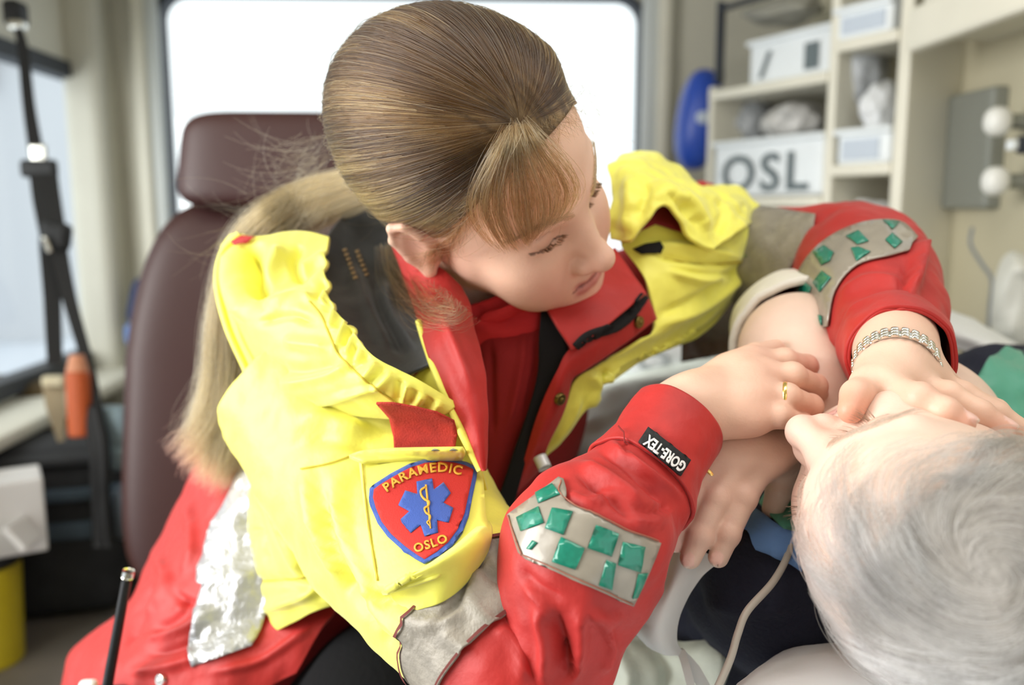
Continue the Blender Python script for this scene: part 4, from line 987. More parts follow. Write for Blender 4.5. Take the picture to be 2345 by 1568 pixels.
wire('piping', [(958, 735, .690), (975, 790, .675), (1000, 858, .650), (1050, 973, .634), (1102, 1076, .628)], .0026, M_YEL, jk, r2=.0034)

# velcro patch, pocket flap, pocket and badge on the sleeve
sb_ = bvh_of([sleeve, band, front, side])
fb0 = bvh_of([sleeve, front, side, band, hood])
ht = sew('hook_tape', [(862, 921), (900, 921), (950, 930), (1000, 942), (1040, 962), (1048, 990), (1042, 1026), (960, 1032), (903, 1032), (902, 1000), (892, 955)], fb0, mat('red_loop_tape', (.42, .030, .018), .95, bump=(700, .8, .001), var=(60, .25)), jk, off=.006, step=10, th=.0016, calm=True)
sew('pocket_flap', [(800, 1048), (845, 1030), (905, 1026), (1060, 1024), (1066, 1034), (1058, 1048), (960, 1054), (830, 1060)], bvh_of([ht, sleeve, front, hood]), M_YEL, jk, off=.0075, step=10, th=.003, calm=True)
pk = sew('pocket', [(822, 1052), (1095, 1048), (1106, 1100), (1112, 1180), (1120, 1215), (1000, 1325), (890, 1360), (866, 1345), (838, 1180)], bvh_of([sleeve, front, side]), M_YEL, jk, off=.003, step=14, th=.002, calm=True)
fb = bvh_of([pk])
sew('seam', line_poly([(830, 1062), (842, 1180), (866, 1330)], 3.5), fb, M_SEAM, jk, off=.0006, step=9, th=.0006)
sew('seam', line_poly([(690, 1075), (760, 1060), (815, 1040)], 3), sb_, M_SEAM, jk, off=.001, step=9, th=.0006)
sew('seam', line_poly([(560, 1333), (620, 1330), (700, 1320)], 3), sb_, M_SEAM, jk, off=.001, step=9, th=.0006)
def zb(zx, zy): return (800+zx/5.226, 1020+zy/5.226)
def zl(L): return [zb(*p) for p in L]
outer = zl([(255, 530), (330, 465), (500, 355), (700, 250), (900, 190), (1080, 172), (1250, 185), (1400, 225), (1530, 290), (1515, 420), (1470, 640), (1430, 860), (1360, 1050), (1230, 1230), (1080, 1350), (905, 1428), (800, 1370), (640, 1255), (480, 1110), (360, 950), (285, 780), (250, 640)])
inner = zl([(310, 545), (380, 490), (540, 395), (720, 298), (900, 240), (1080, 220), (1240, 235), (1370, 268), (1478, 320), (1465, 420), (1420, 630), (1380, 840), (1310, 1020), (1190, 1190), (1060, 1300), (920, 1385), (830, 1330), (680, 1220), (525, 1080), (410, 930), (340, 770), (302, 640)])
sew('badge', [outer], fb, M_BADB, jk, off=.0010, step=9, th=.0016)
sew('badge_field', [inner], fb, M_BADR, jk, off=.0016, step=9, th=.0016)
star = zl([(808, 470), (990, 432), (1015, 568), (1125, 480), (1212, 610), (1125, 725), (1245, 790), (1195, 962), (1060, 930), (1075, 1080), (920, 1122), (870, 985), (755, 1078), (635, 915), (735, 820), (605, 745), (680, 572), (820, 618)])
sew('badge_star', [star], fb, M_BADB, jk, off=.0026, step=7, th=.0012)
sew('badge_staff', [line_poly(zl([(920, 515), (945, 700), (965, 860), (990, 1040)]), [4.5, 4.5, 4, 3])], fb, M_BADG, jk, off=.0036, step=5, th=.0008)
sew('badge_snake', [line_poly(zl([(915, 545), (865, 585), (870, 640), (910, 690), (960, 720), (955, 770), (915, 800), (930, 850), (980, 890), (975, 940), (950, 970), (990, 1020)]), [4, 4.5, 4.5, 4, 3.5, 2])], fb, M_BADG, jk, off=.0038, step=5, th=.0008)
def arc_text(txt, base, cap_h, sp=1.12, bold=.022):
    """lettering along a baseline of picture points"""
    L = smooth_line(base, 12); s = np.r_[0, np.cumsum(np.linalg.norm(np.diff(L, axis=0), axis=1))]
    V, F = text_polys(txt, bold=bold, spacing=sp); V = V.copy(); V[:, 0] *= s[-1]/V[:, 0].max()
    x = np.interp(V[:, 0], s, L[:, 0]); y = np.interp(V[:, 0], s, L[:, 1]); T = np.stack([np.interp(V[:, 0]+2, s, L[:, 0])-np.interp(V[:, 0]-2, s, L[:, 0]), np.interp(V[:, 0]+2, s, L[:, 1])-np.interp(V[:, 0]-2, s, L[:, 1])], 1)
    T /= np.linalg.norm(T, axis=1, keepdims=True)+1e-9; up = np.c_[T[:, 1], -T[:, 0]]
    return np.c_[x, y]+up*V[:, 1:]*cap_h, F
V2, F2 = arc_text('PARAMEDIC', zl([(470, 588), (620, 485), (780, 410), (960, 365), (1120, 358), (1330, 398)]), 20)
sew_flat('badge_lettering', V2, F2, fb, M_BADG, jk, .0034)
V2, F2 = arc_text('OSLO', zl([(815, 1318), (940, 1285), (1080, 1240), (1200, 1195)]), 19)
sew_flat('badge_lettering', V2, F2, fb, M_BADG, jk, .0034)
# fold of sleeve cloth rising over the badge's lower edge
fd_b = bvh_of([pk, sleeve, band])
def over(x, y, o):
    h_ = hit(fd_b, x, y); d = .62 if h_ is None else -((np.array(h_[0])-CAM)@CB)[2]; return (x, y, d-o)
patch('sleeve_fold', [[over(872, 1356, -.001), over(925, 1322, .001), over(976, 1292, .003), over(1034, 1254, .003), over(1084, 1212, .002), over(1120, 1190, .001)],
                      [over(885, 1352, .004), over(930, 1326, .009), over(980, 1300, .012), over(1040, 1264, .014), over(1092, 1224, .012), over(1126, 1206, .006)],
                      [over(900, 1376, .004), over(945, 1356, .010), over(1000, 1332, .014), over(1058, 1294, .016), over(1102, 1250, .013), over(1126, 1232, .006)],
                      [over(930, 1402, .000), over(960, 1396, .001), over(1010, 1380, .002), over(1060, 1344, .003), over(1098, 1298, .002), over(1118, 1270, -.001)]], M_YEL, jk, 50, 70, .003, noise=.0015)

# chequered tape on the forearm
def zf(L): return [(750+x/2.184, 850+y/2.184) for x, y in L]
ff = bvh_of([fore])
sew('checker_tape', [zf([(912, 725), (1030, 640), (1160, 540), (1186, 550), (1204, 620), (1196, 655), (1340, 722), (1485, 795), (1655, 858), (1600, 1000), (1520, 1162), (1270, 1060), (1005, 940), (968, 905)])], ff, M_CHKB, jk, off=.0016, step=11, th=.0012)
for sq in ([(1052, 622), (1130, 578), (1172, 630), (1066, 672)], [(965, 738), (1068, 688), (1092, 765), (985, 806)], [(1132, 695), (1232, 712), (1186, 824), (1098, 790)], [(1340, 772), (1455, 812), (1416, 928), (1300, 884)], [(1175, 833), (1288, 885), (1242, 993), (1130, 955)],
           [(1475, 853), (1578, 878), (1556, 1002), (1447, 966)], [(1390, 942), (1438, 960), (1416, 1088), (1350, 1066)], [(1545, 1008), (1588, 1003), (1537, 1115), (1514, 1122)], [(1038, 848), (1062, 860), (1030, 894), (1008, 888)]):
    sew('checker_square', [zf(sq)], ff, M_CHKG, jk, off=.0030, step=11, th=.0006)
for ln in ([(920, 730), (985, 905), (1010, 925), (1270, 1045), (1515, 1148)], [(1175, 560), (1190, 640), (1480, 785), (1640, 850)]):
    sew('tape_stitching', [line_poly(zf(ln), 2.6)], ff, mat('red_brown_thread', (.30, .10, .06), .7), jk, off=.0030, step=7, th=.0005)

# woven tag on the cuff
cb_ = bvh_of([cuff])
tagc = np.array([(1485, 978), (1581, 1053), (1558, 1090), (1462, 1012)], float)
ctag = sew('cuff_tag', [tagc], cb_, M_TAGD, jk, off=.0015, step=8, th=.0012, calm=True)
V2, F2 = text_polys('GORE-TEX', bold=.03, spacing=1.0); V2 = V2/[V2[:, 0].max(), 1]
o_, dx, dy = np.array([1571, 1063.]), np.array([-85, -66.]), np.array([-13.5, 20.])
sew_flat('cuff_lettering', o_+V2[:, :1]*dx*1.0+V2[:, 1:]*dy, F2, bvh_of([ctag]), M_WHT, jk, .0008)
sew('cuff_seam', [line_poly([(1420, 985), (1465, 1040), (1520, 1085), (1565, 1120)], 3)], cb_, mat('dark_red_thread', (.22, .012, .010), .8), jk, off=.0032, step=8, th=.0006)

# turtleneck and shirt
tube('turtleneck', [(1100, 630, .785, .060, .062), (1120, 680, .795, .066, .070), (1138, 730, .80, .072, .078), (1150, 770, .815, .085, .09)], mat('red_knit_bright', (.52, .016, .018), .85, bump=(500, .4, .001)), med, 40, 72, th=.004, noise=.004,
     fl=[([(1060, 670), (1130, 735), (1230, 725)], 7, -4), ([(1050, 690), (1120, 755), (1240, 745)], 9, 4)])
shirt = patch('shirt', [
    [(1030, 690, .77), (1120, 735, .742), (1200, 735, .742), (1285, 690, .755)],
    [(1055, 800, .745), (1130, 810, .722), (1210, 810, .727), (1300, 790, .745)],
    [(1070, 930, .735), (1130, 930, .727), (1190, 930, .733), (1270, 930, .750)],
    [(1080, 1060, .745), (1130, 1060, .742), (1170, 1060, .748), (1235, 1060, .765)],
    [(1080, 1230, .755), (1130, 1230, .752), (1170, 1230, .758), (1230, 1230, .77)]], M_REDD, med, 60, 50, .003, [([(1200, 760), (1190, 850), (1160, 980)], 10, 4), ([(1120, 780), (1125, 860), (1130, 1000)], 9, -4), ([(1230, 760), (1225, 850), (1200, 960)], 8, -3)], noise=.003)
patch('zip_flap', [[(1240, 690, .738), (1252, 690, .736)], [(1234, 780, .724), (1302, 805, .722)], [(1230, 860, .722), (1288, 858, .722)], [(1205, 960, .724), (1242, 935, .726)], [(1170, 1060, .732), (1206, 1050, .734)], [(1128, 1185, .742), (1172, 1175, .744)]], M_BLKH, jk, 50, 8, .003)
flap = patch('collar_flap', [
    [(1246, 694, .722), (1275, 745, .712), (1310, 802, .708)],
    [(1330, 640, .745), (1360, 690, .728), (1392, 744, .720)],
    [(1410, 560, .785), (1445, 610, .768), (1480, 668, .752)]], M_RED, jk, 40, 40, .004, noise=.003)
plk = patch('red_placket', [
    [(1470, 650, .775), (1490, 690, .768), (1507, 730, .775)], [(1395, 735, .738), (1408, 760, .736), (1424, 792, .746)], [(1308, 795, .716), (1320, 818, .716), (1334, 848, .726)],
    [(1275, 850, .712), (1290, 855, .712), (1308, 868, .722)], [(1240, 925, .718), (1268, 928, .716), (1293, 930, .728)], [(1212, 1010, .728), (1232, 1015, .726), (1254, 1020, .734)], [(1176, 1140, .748), (1204, 1110, .746), (1232, 1080, .748)]], M_RED, jk, 80, 20, .004, noise=.002)
pb = bvh_of([plk, flap])
sew('black_hook_strip', [line_poly([(1316, 796), (1345, 772), (1400, 752), (1440, 722), (1474, 680)], [18, 20, 22, 22, 20])], pb, M_BLKH, jk, off=.002, step=8, th=.002)
for (x, y) in ((1460, 737), (1280, 912)):
    h_ = hit(pb, x, y)
    if h_:
        c, n_ = np.array(h_[0]), np.array(h_[1]); bm = bmesh.new(); bm_cyl(bm, c, c+n_*.0035, .0056, .0050, 24); bm_cyl(bm, c+n_*.003, c+n_*.0048, .0022, .0018, 16); bm_obj('snap', bm, M_BRASS, jk, bevel=.0006)
lf = patch('left_front', [
    [(1420, 560, .80), (1410, 500, .81), (1400, 440, .83), (1398, 385, .87)],
    [(1480, 640, .780), (1480, 540, .795), (1470, 450, .815), (1470, 368, .88)],
    [(1500, 700, .778), (1560, 590, .795), (1590, 500, .83), (1600, 428, .89)],
    [(1503, 740, .778), (1600, 640, .805), (1690, 560, .845), (1740, 480, .92)],
    [(1480, 780, .768), (1570, 730, .803), (1660, 660, .85), (1757, 565, .93)],
    [(1420, 812, .758), (1500, 792, .788), (1590, 762, .83), (1702, 662, .90)],
    [(1322, 862, .740), (1380, 862, .752), (1430, 834, .772), (1592, 776, .85)],
    [(1290, 932, .738), (1322, 937, .745), (1352, 922, .752), (1402, 852, .785)],
    [(1232, 1048, .752), (1244, 1046, .752), (1258, 1034, .757), (1302, 982, .77)]], M_YEL, jk, 130, 90, .0035,
    [([(1500, 560), (1600, 570), (1700, 590)], 9, 5), ([(1500, 585), (1600, 600), (1700, 610)], 8, -5), ([(1530, 620), (1600, 640), (1680, 640)], 9, 5), ([(1530, 610), (1600, 625), (1690, 625)], 6, -3), ([(1510, 720), (1600, 680), (1700, 610)], 10, -5), ([(1520, 745), (1620, 700), (1720, 620)], 9, 5),
     ([(1350, 850), (1370, 890), (1350, 940)], 12, 5), ([(1380, 840), (1390, 870), (1370, 910)], 8, -4), ([(1330, 900), (1310, 960), (1260, 1030)], 8, 3)], noise=.004)
drape = patch('hood', [
    [(1398, 548, .795), (1440, 550, .772), (1480, 505, .768), (1520, 472, .772), (1560, 502, .776), (1600, 542, .782), (1645, 560, .795)],
    [(1398, 460, .80), (1450, 450, .782), (1490, 430, .784), (1530, 425, .79), (1580, 450, .80), (1630, 490, .81), (1690, 530, .835)],
    [(1397, 400, .83), (1440, 375, .825), (1490, 372, .83), (1540, 395, .845), (1600, 432, .865), (1680, 445, .885), (1745, 495, .915)],
    [(1395, 378, .88), (1440, 357, .885), (1500, 362, .89), (1560, 395, .90), (1605, 422, .92), (1685, 430, .95), (1755, 485, .97)]], M_YEL, jk, 80, 120, .0035,
    [([(1550, 440), (1590, 470), (1620, 530)], 14, 7), ([(1530, 440), (1560, 470), (1600, 520)], 9, -5), ([(1640, 450), (1660, 480), (1640, 540)], 12, -6), ([(1680, 450), (1700, 490), (1690, 540)], 12, 6), ([(1440, 400), (1440, 460), (1430, 530)], 14, 5), ([(1470, 400), (1480, 440), (1460, 500)], 10, -4)], noise=.007, nscale=22)
lfb = bvh_of([lf])
sew('red_lining', [(1425, 560), (1480, 500), (1500, 470), (1560, 470), (1600, 510), (1640, 560), (1600, 552), (1550, 532), (1500, 516), (1470, 530)], lfb, mat('dark_red_lining', (.22, .008, .010), .8), jk, off=.002, step=12)
sew('button_loop', [(1450, 572), (1478, 560), (1512, 556), (1520, 566), (1512, 580), (1470, 584)], lfb, M_BLKH, jk, off=.002, step=8)
sew('seam', [line_poly([(1520, 590), (1600, 604), (1700, 598)], 3)], lfb, M_SEAM, jk, off=.001, step=9, th=.0006)
sew('tag_mark', [(1700, 584), (1712, 580), (1714, 588), (1702, 590)], lfb, mat('green_thread', (.10, .24, .03), .8), jk, off=.002, step=8)

# her left sleeve
SEC_L = [(1600, 600, 1.02, .095, .090), (1700, 622, .975, .082, .078), (1800, 622, .915, .070, .067), (1890, 612, .870, .063, .061), (1965, 600, .842, .058, .057), (2010, 602, .825, .050, .050)]
upL = tube('sleeve', SEC_L, M_RED, jk, 110, 80, 0, 1, noise=.006, th=.002, fl=[([(1860, 500), (1930, 520), (1990, 515)], 8, 4), ([(1760, 700), (1800, 690), (1830, 720)], 14, 5), ([(1850, 520), (1880, 560), (1850, 620)], 10, -5)], caps=False)
SEC_LF = [(1962, 586, .868, .054, .054), (1985, 640, .800, .062, .060), (2012, 715, .725, .052, .048), (2038, 772, .676, .043, .041), (2064, 820, .630, .0385, .037)]
foL = tube('sleeve', SEC_LF, M_RED, jk, 120, 90, 0, 1, noise=.005, th=.0022,
     fl=[([(2106, 552), (2098, 610), (2085, 680)], 13, 14), ([(2080, 600), (2070, 650), (2060, 700)], 9, -5), ([(1920, 680), (1990, 640), (2070, 650)], 12, 5), ([(1930, 740), (2000, 690), (2080, 700)], 10, -4), ([(2060, 700), (2080, 750), (2130, 800)], 9, 6), ([(2040, 720), (2060, 770), (2110, 830)], 7, -5), ([(2100, 770), (2130, 790), (2160, 840)], 7, 5)])
cfL = tube('cuff', SEC_LF, M_RED, jk, 30, 90, .83, 1.0, off=.002, noise=.004, th=.003)
ub = bvh_of([upL])
sew('reflective_band', [[(1690, 470), (1760, 478), (1870, 495), (1862, 540), (1822, 600), (1786, 650), (1762, 720), (1722, 800), (1560, 830), (1560, 700)]], ub, M_REFL, jk, off=.002, step=14, th=.0015, default_d=.9)
lb2 = bvh_of([foL, upL])
arc_o = smooth_line([(1884, 750), (1846, 715), (1826, 660), (1846, 602), (1900, 548), (1980, 514), (2058, 512), (2100, 548)], 5); arc_i = smooth_line([(2084, 578), (2040, 590), (1965, 612), (1918, 668), (1902, 748)], 5)
sew('checker_tape', [np.vstack([arc_o, arc_i])], lb2, M_CHKB, jk, off=.0022, step=11, th=.0012, default_d=.80)
for sq in ([(2019, 513), (2058, 517), (2040, 533)], [(2041, 543), (2062, 563), (2046, 578), (2025, 558)], [(1941, 549), (1966, 536), (1991, 561), (1966, 568)], [(1951, 576), (1969, 574), (1994, 586), (1966, 606)], [(1868, 583), (1894, 568), (1917, 583), (1908, 604), (1889, 613)],
           [(1871, 649), (1891, 624), (1912, 640), (1887, 672)], [(1839, 667), (1844, 642), (1868, 658), (1857, 694)], [(1862, 708), (1892, 724), (1893, 745), (1869, 729)]):
    sew('checker_square', [np.array(sq, float)], lb2, M_CHKG, jk, off=.0040, step=10, th=.0006, default_d=.8)

# red skirt of the jacket at the back with the silver tape
skirt = patch('red_skirt', [
    [(460, 1040, 1.0), (520, 1050, .92), (580, 1060, .87), (640, 1080, .85), (720, 1100, .84)],
    [(400, 1170, .98), (450, 1180, .90), (520, 1190, .852), (600, 1200, .84), (700, 1200, .83)],
    [(330, 1285, .96), (390, 1300, .87), (470, 1310, .825), (580, 1320, .815), (720, 1320, .82)],
    [(282, 1390, .95), (340, 1420, .85), (430, 1430, .805), (580, 1420, .798), (765, 1375, .80)],
    [(165, 1500, .96), (260, 1520, .84), (420, 1520, .785), (620, 1480, .78), (735, 1440, .785)],
    [(120, 1610, .96), (250, 1630, .83), (420, 1640, .775), (560, 1600, .775), (680, 1540, .78)]], M_RED, jk, 110, 100, .004,
    [([(360, 1270), (380, 1330), (330, 1420)], 14, 7), ([(400, 1350), (420, 1400), (350, 1450)], 10, -7), ([(330, 1470), (420, 1440), (480, 1400)], 12, 7), ([(340, 1500), (430, 1475), (470, 1440)], 9, -6), ([(300, 1540), (400, 1520), (460, 1500)], 12, 6), ([(430, 1150), (440, 1250), (420, 1330)], 12, 5), ([(410, 1370), (440, 1380), (460, 1390)], 8, -6), ([(350, 1330), (330, 1400), (290, 1480)], 10, -6),
     ([(480, 1540), (600, 1510), (720, 1430)], 10, 5)], noise=.006)
skb = bvh_of([skirt])
L_ = smooth_line([(640, 990), (580, 1040), (535, 1120), (492, 1200), (466, 1270), (455, 1330), (470, 1345), (448, 1400), (432, 1490), (440, 1526)], 4); R_ = smooth_line([(580, 1480), (600, 1440), (640, 1300), (640, 1200), (660, 1080), (680, 1000)], 4)
sew('silver_tape', [np.vstack([L_, R_])], skb, M_SILV, jk, off=.0025, step=12, th=.0015, wrinkle=.003)
wire('drawcord_lock', [(1236, 1046, .735), (1248, 1072, .730)], .0060, mat('clear_plastic', (.8, .85, .88), .1, spec=.8), jk, n=8)
h_ = hit(skb, 372, 1556)
if h_:
    c, n_ = np.array(h_[0]), np.array(h_[1]); bm = bmesh.new(); bm_cyl(bm, c, c+n_*.004, .0062, .0054, 24); bm_cyl(bm, c+n_*.003, c+n_*.0052, .003, .002, 16); bm_obj('snap', bm, M_STEEL, jk, bevel=.0006)

# rings and watch
def torus(name, c, ax, R, r, m, parent, nu=40, nv=12, flat=1.0, sx=1.0):
    ax = Vector(ax).normalized(); M = np.array(ax.to_track_quat('Z', 'Y').to_matrix()); a = np.linspace(0, 2*np.pi, nu, endpoint=False); b = np.linspace(0, 2*np.pi, nv, endpoint=False)
    A, B_ = np.meshgrid(a, b, indexing='ij'); V = np.stack([(R+r*np.cos(B_))*np.cos(A)*sx, (R+r*np.cos(B_))*np.sin(A), r*flat*np.sin(B_)], -1).reshape(-1, 3)@M.T+np.asarray(c)
    F = []
    for i in range(nu):
        for j in range(nv): F.append([i*nv+j, ((i+1) % nu)*nv+j, ((i+1) % nu)*nv+(j+1) % nv, i*nv+(j+1) % nv])
    return obj_np(name, V, np.array(F), m, parent)
a_, b_ = m_[2], P(1802, 908, .622); cR = a_*.05+b_*.95
tag(torus('ring', cR, b_-a_, .0096, .0013, M_GOLD, med, flat=1.5), 'plain gold ring')
tag(torus('ring', pf[2][0]*.52+pf[2][1]*.48, pf[2][1]-pf[2][0], .0098, .0012, M_GOLD, pat, flat=1.4), 'plain gold ring')
wc = P(2052, 842, .604); wax = P(2050, 780, .639)-P(2052, 838, .606); wax /= np.linalg.norm(wax)
wt_ = bpy.data.objects.new('wristwatch', bpy.data.meshes.new('wristwatch')); bpy.data.objects.remove(wt_)
A_ = CAM-wc; A_ -= wax*(A_@wax); A_ /= np.linalg.norm(A_); B2 = np.cross(wax, A_)
wch = torus('wristwatch', wc, wax, .0262, .0016, M_STEEL, med, 48, 10, flat=3.2); tag(wch, 'steel bracelet watch with rounded links')
lm = None
for k in range(26):
    a = 2*math.pi*k/26; dr = A_*math.cos(a)+B2*math.sin(a)
    for j in (-1, 0, 1):
        c = wc+dr*.0276+wax*.0042*j; t_ = np.cross(wax, dr)
        if lm is None:
            V, F = superbox((0, 0, 0), (.0056, .0036, .0032), 3.0, nu=10, nv=12); lm = mesh_np('link', V, F); lm.materials.append(M_STEEL); lm.polygons.foreach_set('use_smooth', np.ones(len(lm.polygons), bool))
        o = bpy.data.objects.new('link', lm); COL.objects.link(o); o.parent = wch
        o.matrix_world = Matrix(np.vstack([np.c_[np.stack([t_, wax, dr], 1), c], [0, 0, 0, 1]]).tolist())

# ---------------------------------------------------------------- the patient's clothes, the stretcher and its bedding
S_ = Body()
S_.cap(P(1790, 1330, .70), P(2290, 960, .86), .066, .068, k=.03); S_.cap(nq*.35+cq*.65, cq, .085, .102, k=.04); S_.cap(cq, P(1820, 930, 1.25), .112, .122, k=.04)
S_.cap(P(1790, 1330, .70), P(1690, 1420, .80), .064, .058, k=.03); S_.cap(P(2290, 960, .86), P(2360, 900, 1.0), .066, .06, k=.03)
V, F = S_.mesh((.0, .3, .45), (.75, 1.6, 1.45), .006)
N = vnormals(V, F); V = V+N*(fbm(V*13, 3)*.010)[:, None]
V = folds(V, N, [([(2190, 890), (2260, 865), (2345, 835)], 8, 9), ([(2200, 925), (2270, 905), (2345, 880)], 9, 9), ([(2230, 950), (2290, 940), (2345, 925)], 8, 8), ([(2190, 905), (2270, 885), (2345, 858)], 7, -7), ([(1620, 1380), (1720, 1400), (1830, 1380)], 14, 6), ([(1700, 1220), (1750, 1250), (1800, 1270)], 8, 6)])
sweater = obj_np('sweater', V, F, M_NAVY, pat)
swb = bvh_of([sweater])
sew('green_panel', [[(2166, 905), (2200, 888), (2236, 868), (2262, 822), (2300, 800), (2345, 800), (2460, 800), (2460, 1000), (2345, 985), (2300, 975), (2240, 960), (2190, 935)]], swb, M_GREEN, pat, off=.001, step=12, th=.002, calm=True, deg=3, wrinkle=.004)
sew('blue_panel', [[(2312, 962), (2350, 955), (2450, 950), (2450, 1030), (2350, 1030), (2325, 1005)]], swb, M_RBLUE, pat, off=.006, step=14, th=.002)
sew('light_blue_panel', [[(1702, 1215), (1735, 1178), (1790, 1220), (1830, 1230), (1830, 1310), (1800, 1288), (1750, 1262)]], swb, M_LBLUE, pat, off=.004, step=12, th=.002)
sew('green_panel', [[(1742, 1160), (1770, 1110), (1830, 1120), (1830, 1235), (1790, 1220)]], swb, M_GREEN, pat, off=.003, step=12, th=.002)
cuffp = tube('rolled_sleeve', [(1806, 742, .86, .050, .054), (1816, 760, .805, .053, .058), (1826, 778, .765, .054, .0595)], M_WHT, pat, 24, 60, th=.007, noise=.004)
cuffp.data.materials.clear(); cuffp.data.materials.append(mat('cream_knit', (.80, .77, .70), .9, bump=(300, .4, .002)))

# stretcher
st = empty('stretcher', (.35, .8, 0), 'ambulance stretcher with tilted white mattress under the lying person', 'stretcher')
ax0 = hq(0, -.19, .02); axd = np.array([.0, .95, -.22]); axd /= np.linalg.norm(axd); sdv = np.cross(axd, [0, 0, 1.0]); sdv /= np.linalg.norm(sdv); nrm = np.cross(sdv, axd)
RM = np.stack([sdv, axd, nrm], 1)
mc = ax0+axd*.55-nrm*.20
V, F = superbox(mc, (.58, 1.5, .11), 9, R=RM, nu=24, nv=60); set_parent(obj_np('mattress', V, F, M_SHEET), st)
for s in (-1, 1):
    p0, p1 = mc+sdv*s*.31-axd*.72-nrm*.05, mc+sdv*s*.31+axd*.72-nrm*.05
    set_parent(wire('side_rail', [tuple(p0), tuple((p0+p1)/2), tuple(p1)], .014, M_ALU, world=True, n=8), st)
    for k in (-.55, .55):
        q = mc+axd*k*.8+sdv*s*.24-nrm*.06; set_parent(wire('leg', [tuple(q), tuple([q[0], q[1], .02])], .016, M_ALU, world=True, n=4), st)
V, F = superbox(ax0-nrm*.062+axd*.02+sdv*.06, (.56, .42, .13), 2.7, R=RM, nu=40, nv=80)
V = V+vnormals(V, F)*(fbm(V*9, 3)*.010)[:, None]
tag(obj_np('pillow', V, F, M_SHEET), 'white pillow under the head of the lying person', 'pillow')
rs = patch('sheet', [[(2110, 690, 1.12), (2230, 728, 1.06), (2345, 792, .98), (2440, 850, .92)], [(2120, 735, 1.02), (2220, 760, .97), (2330, 815, .92), (2440, 880, .88)], [(2130, 800, 1.0), (2200, 800, .97), (2300, 850, .93), (2440, 930, .90)]], M_SHEET, None, 30, 50, .006, noise=.004)
tag(rs, 'white sheet edge raised beyond the far shoulder of the lying person', 'sheet')

bl = patch('blanket', [
    [(1120, 960, 1.50), (1290, 880, 1.50), (1420, 838, 1.52), (1560, 806, 1.52), (1740, 790, 1.52), (1900, 790, 1.52)],
    [(1160, 1010, 1.22), (1290, 930, 1.20), (1420, 870, 1.20), (1560, 835, 1.20), (1720, 820, 1.20), (1890, 830, 1.20)],
    [(1200, 1080, 1.00), (1310, 1000, .98), (1430, 930, .97), (1560, 890, .96), (1700, 880, .96), (1880, 890, .97)],
    [(1225, 1190, .88), (1330, 1110, .85), (1440, 1030, .83), (1560, 985, .825), (1700, 970, .83), (1860, 970, .84)],
    [(1250, 1320, .84), (1345, 1240, .80), (1450, 1160, .77), (1580, 1100, .76), (1700, 1080, .77), (1840, 1050, .78)],
    [(1280, 1450, .86), (1370, 1400, .83), (1470, 1330, .81), (1590, 1240, .79), (1700, 1160, .80), (1840, 1120, .81)]], M_BLANK, None, 80, 90, .006,
    [([(1300, 950), (1400, 900), (1600, 880)], 16, 8), ([(1330, 1010), (1420, 940), (1560, 900)], 16, -6), ([(1270, 1040), (1300, 1100), (1290, 1160)], 14, 8)], noise=.008)
tag(bl, 'pale green blanket over the lying person behind the red cuff', 'blanket')
wf = patch('sheet', [
    [(1500, 1200, .660), (1570, 1235, .645), (1650, 1285, .640)], [(1498, 1300, .655), (1550, 1312, .630), (1606, 1326, .640)], [(1470, 1385, .665), (1512, 1400, .626), (1553, 1404, .642)],
    [(1452, 1440, .675), (1500, 1452, .634), (1546, 1464, .648)], [(1480, 1480, .675), (1525, 1494, .648), (1572, 1502, .660)]], M_SHEET, None, 60, 40, .005, [([(1520, 1250), (1500, 1350), (1480, 1430)], 14, 5)], noise=.003)
tag(wf, 'white cloth fold hanging below the fingertips of the lying person', 'sheet')
set_parent(strap('tie_tape', [(1555, 1488, .656), (1590, 1535, .652), (1630, 1600, .648)], [.006, .010, .008], .002, M_SHEET), wf)
set_parent(strap('tie_tape', [(1560, 1490, .654), (1572, 1530, .645), (1590, 1600, .640)], [.006, .006, .006], .002, M_SHEET), wf)
lo_ = patch('blanket', [
    [(1330, 1430, .80), (1450, 1460, .77), (1560, 1470, .75), (1650, 1466, .73), (1690, 1490, .73)], [(1330, 1500, .76), (1450, 1500, .74), (1560, 1510, .73), (1650, 1500, .70), (1672, 1520, .715)],
    [(1330, 1650, .74), (1450, 1640, .73), (1560, 1640, .72), (1640, 1600, .70), (1660, 1590, .71)]], mat('white_green_blanket', (.66, .70, .62), .9, bump=(200, .35, .002), var=(16, .3)), None, 40, 60, .006, [([(1400, 1480), (1440, 1540), (1430, 1600)], 16, 8), ([(1500, 1480), (1530, 1540), (1520, 1600)], 14, -6)], noise=.006)
tag(lo_, 'crumpled pale blanket corner under the hanging white cloth', 'blanket')
cord = wire('cord', [(1815, 1230, .640), (1800, 1280, .625), (1768, 1335, .605), (1712, 1398, .588), (1690, 1450, .580), (1672, 1510, .572), (1636, 1590, .560)], .0026, M_CORD, None, n=80)
tag(cord, 'grey rubber cord running from beside the lying head down past the white cloth', 'cord')
pp = P(1500, 812, 1.24); V, F = superbox(pp, (.125, .07, .055), 3.5, nu=24, nv=32, R=np.array(Matrix.Rotation(.12, 3, 'Y'))); V = V+(fbm(V*30, 2)*.003)[:, None]
po = obj_np('white_pouch', V, F, mat('white_film', (.74, .76, .78), .35, bump=(35, .9, .01))); tag(po, 'white pouch with a grey ring print lying on the blanket under the jacket', 'pouch')
pob = bvh_of([po]); a_ = np.linspace(0, 2*np.pi, 28, endpoint=False)
c_ = np.array([1496, 826.]); set_parent(sew('ring_print', [c_+np.c_[38*np.cos(a_), 24*np.sin(a_)], c_+np.c_[24*np.cos(a_), 13*np.sin(a_)]], pob, mat('grey_print', (.42, .45, .47), .6), None, off=.0012, step=9, th=0), po)

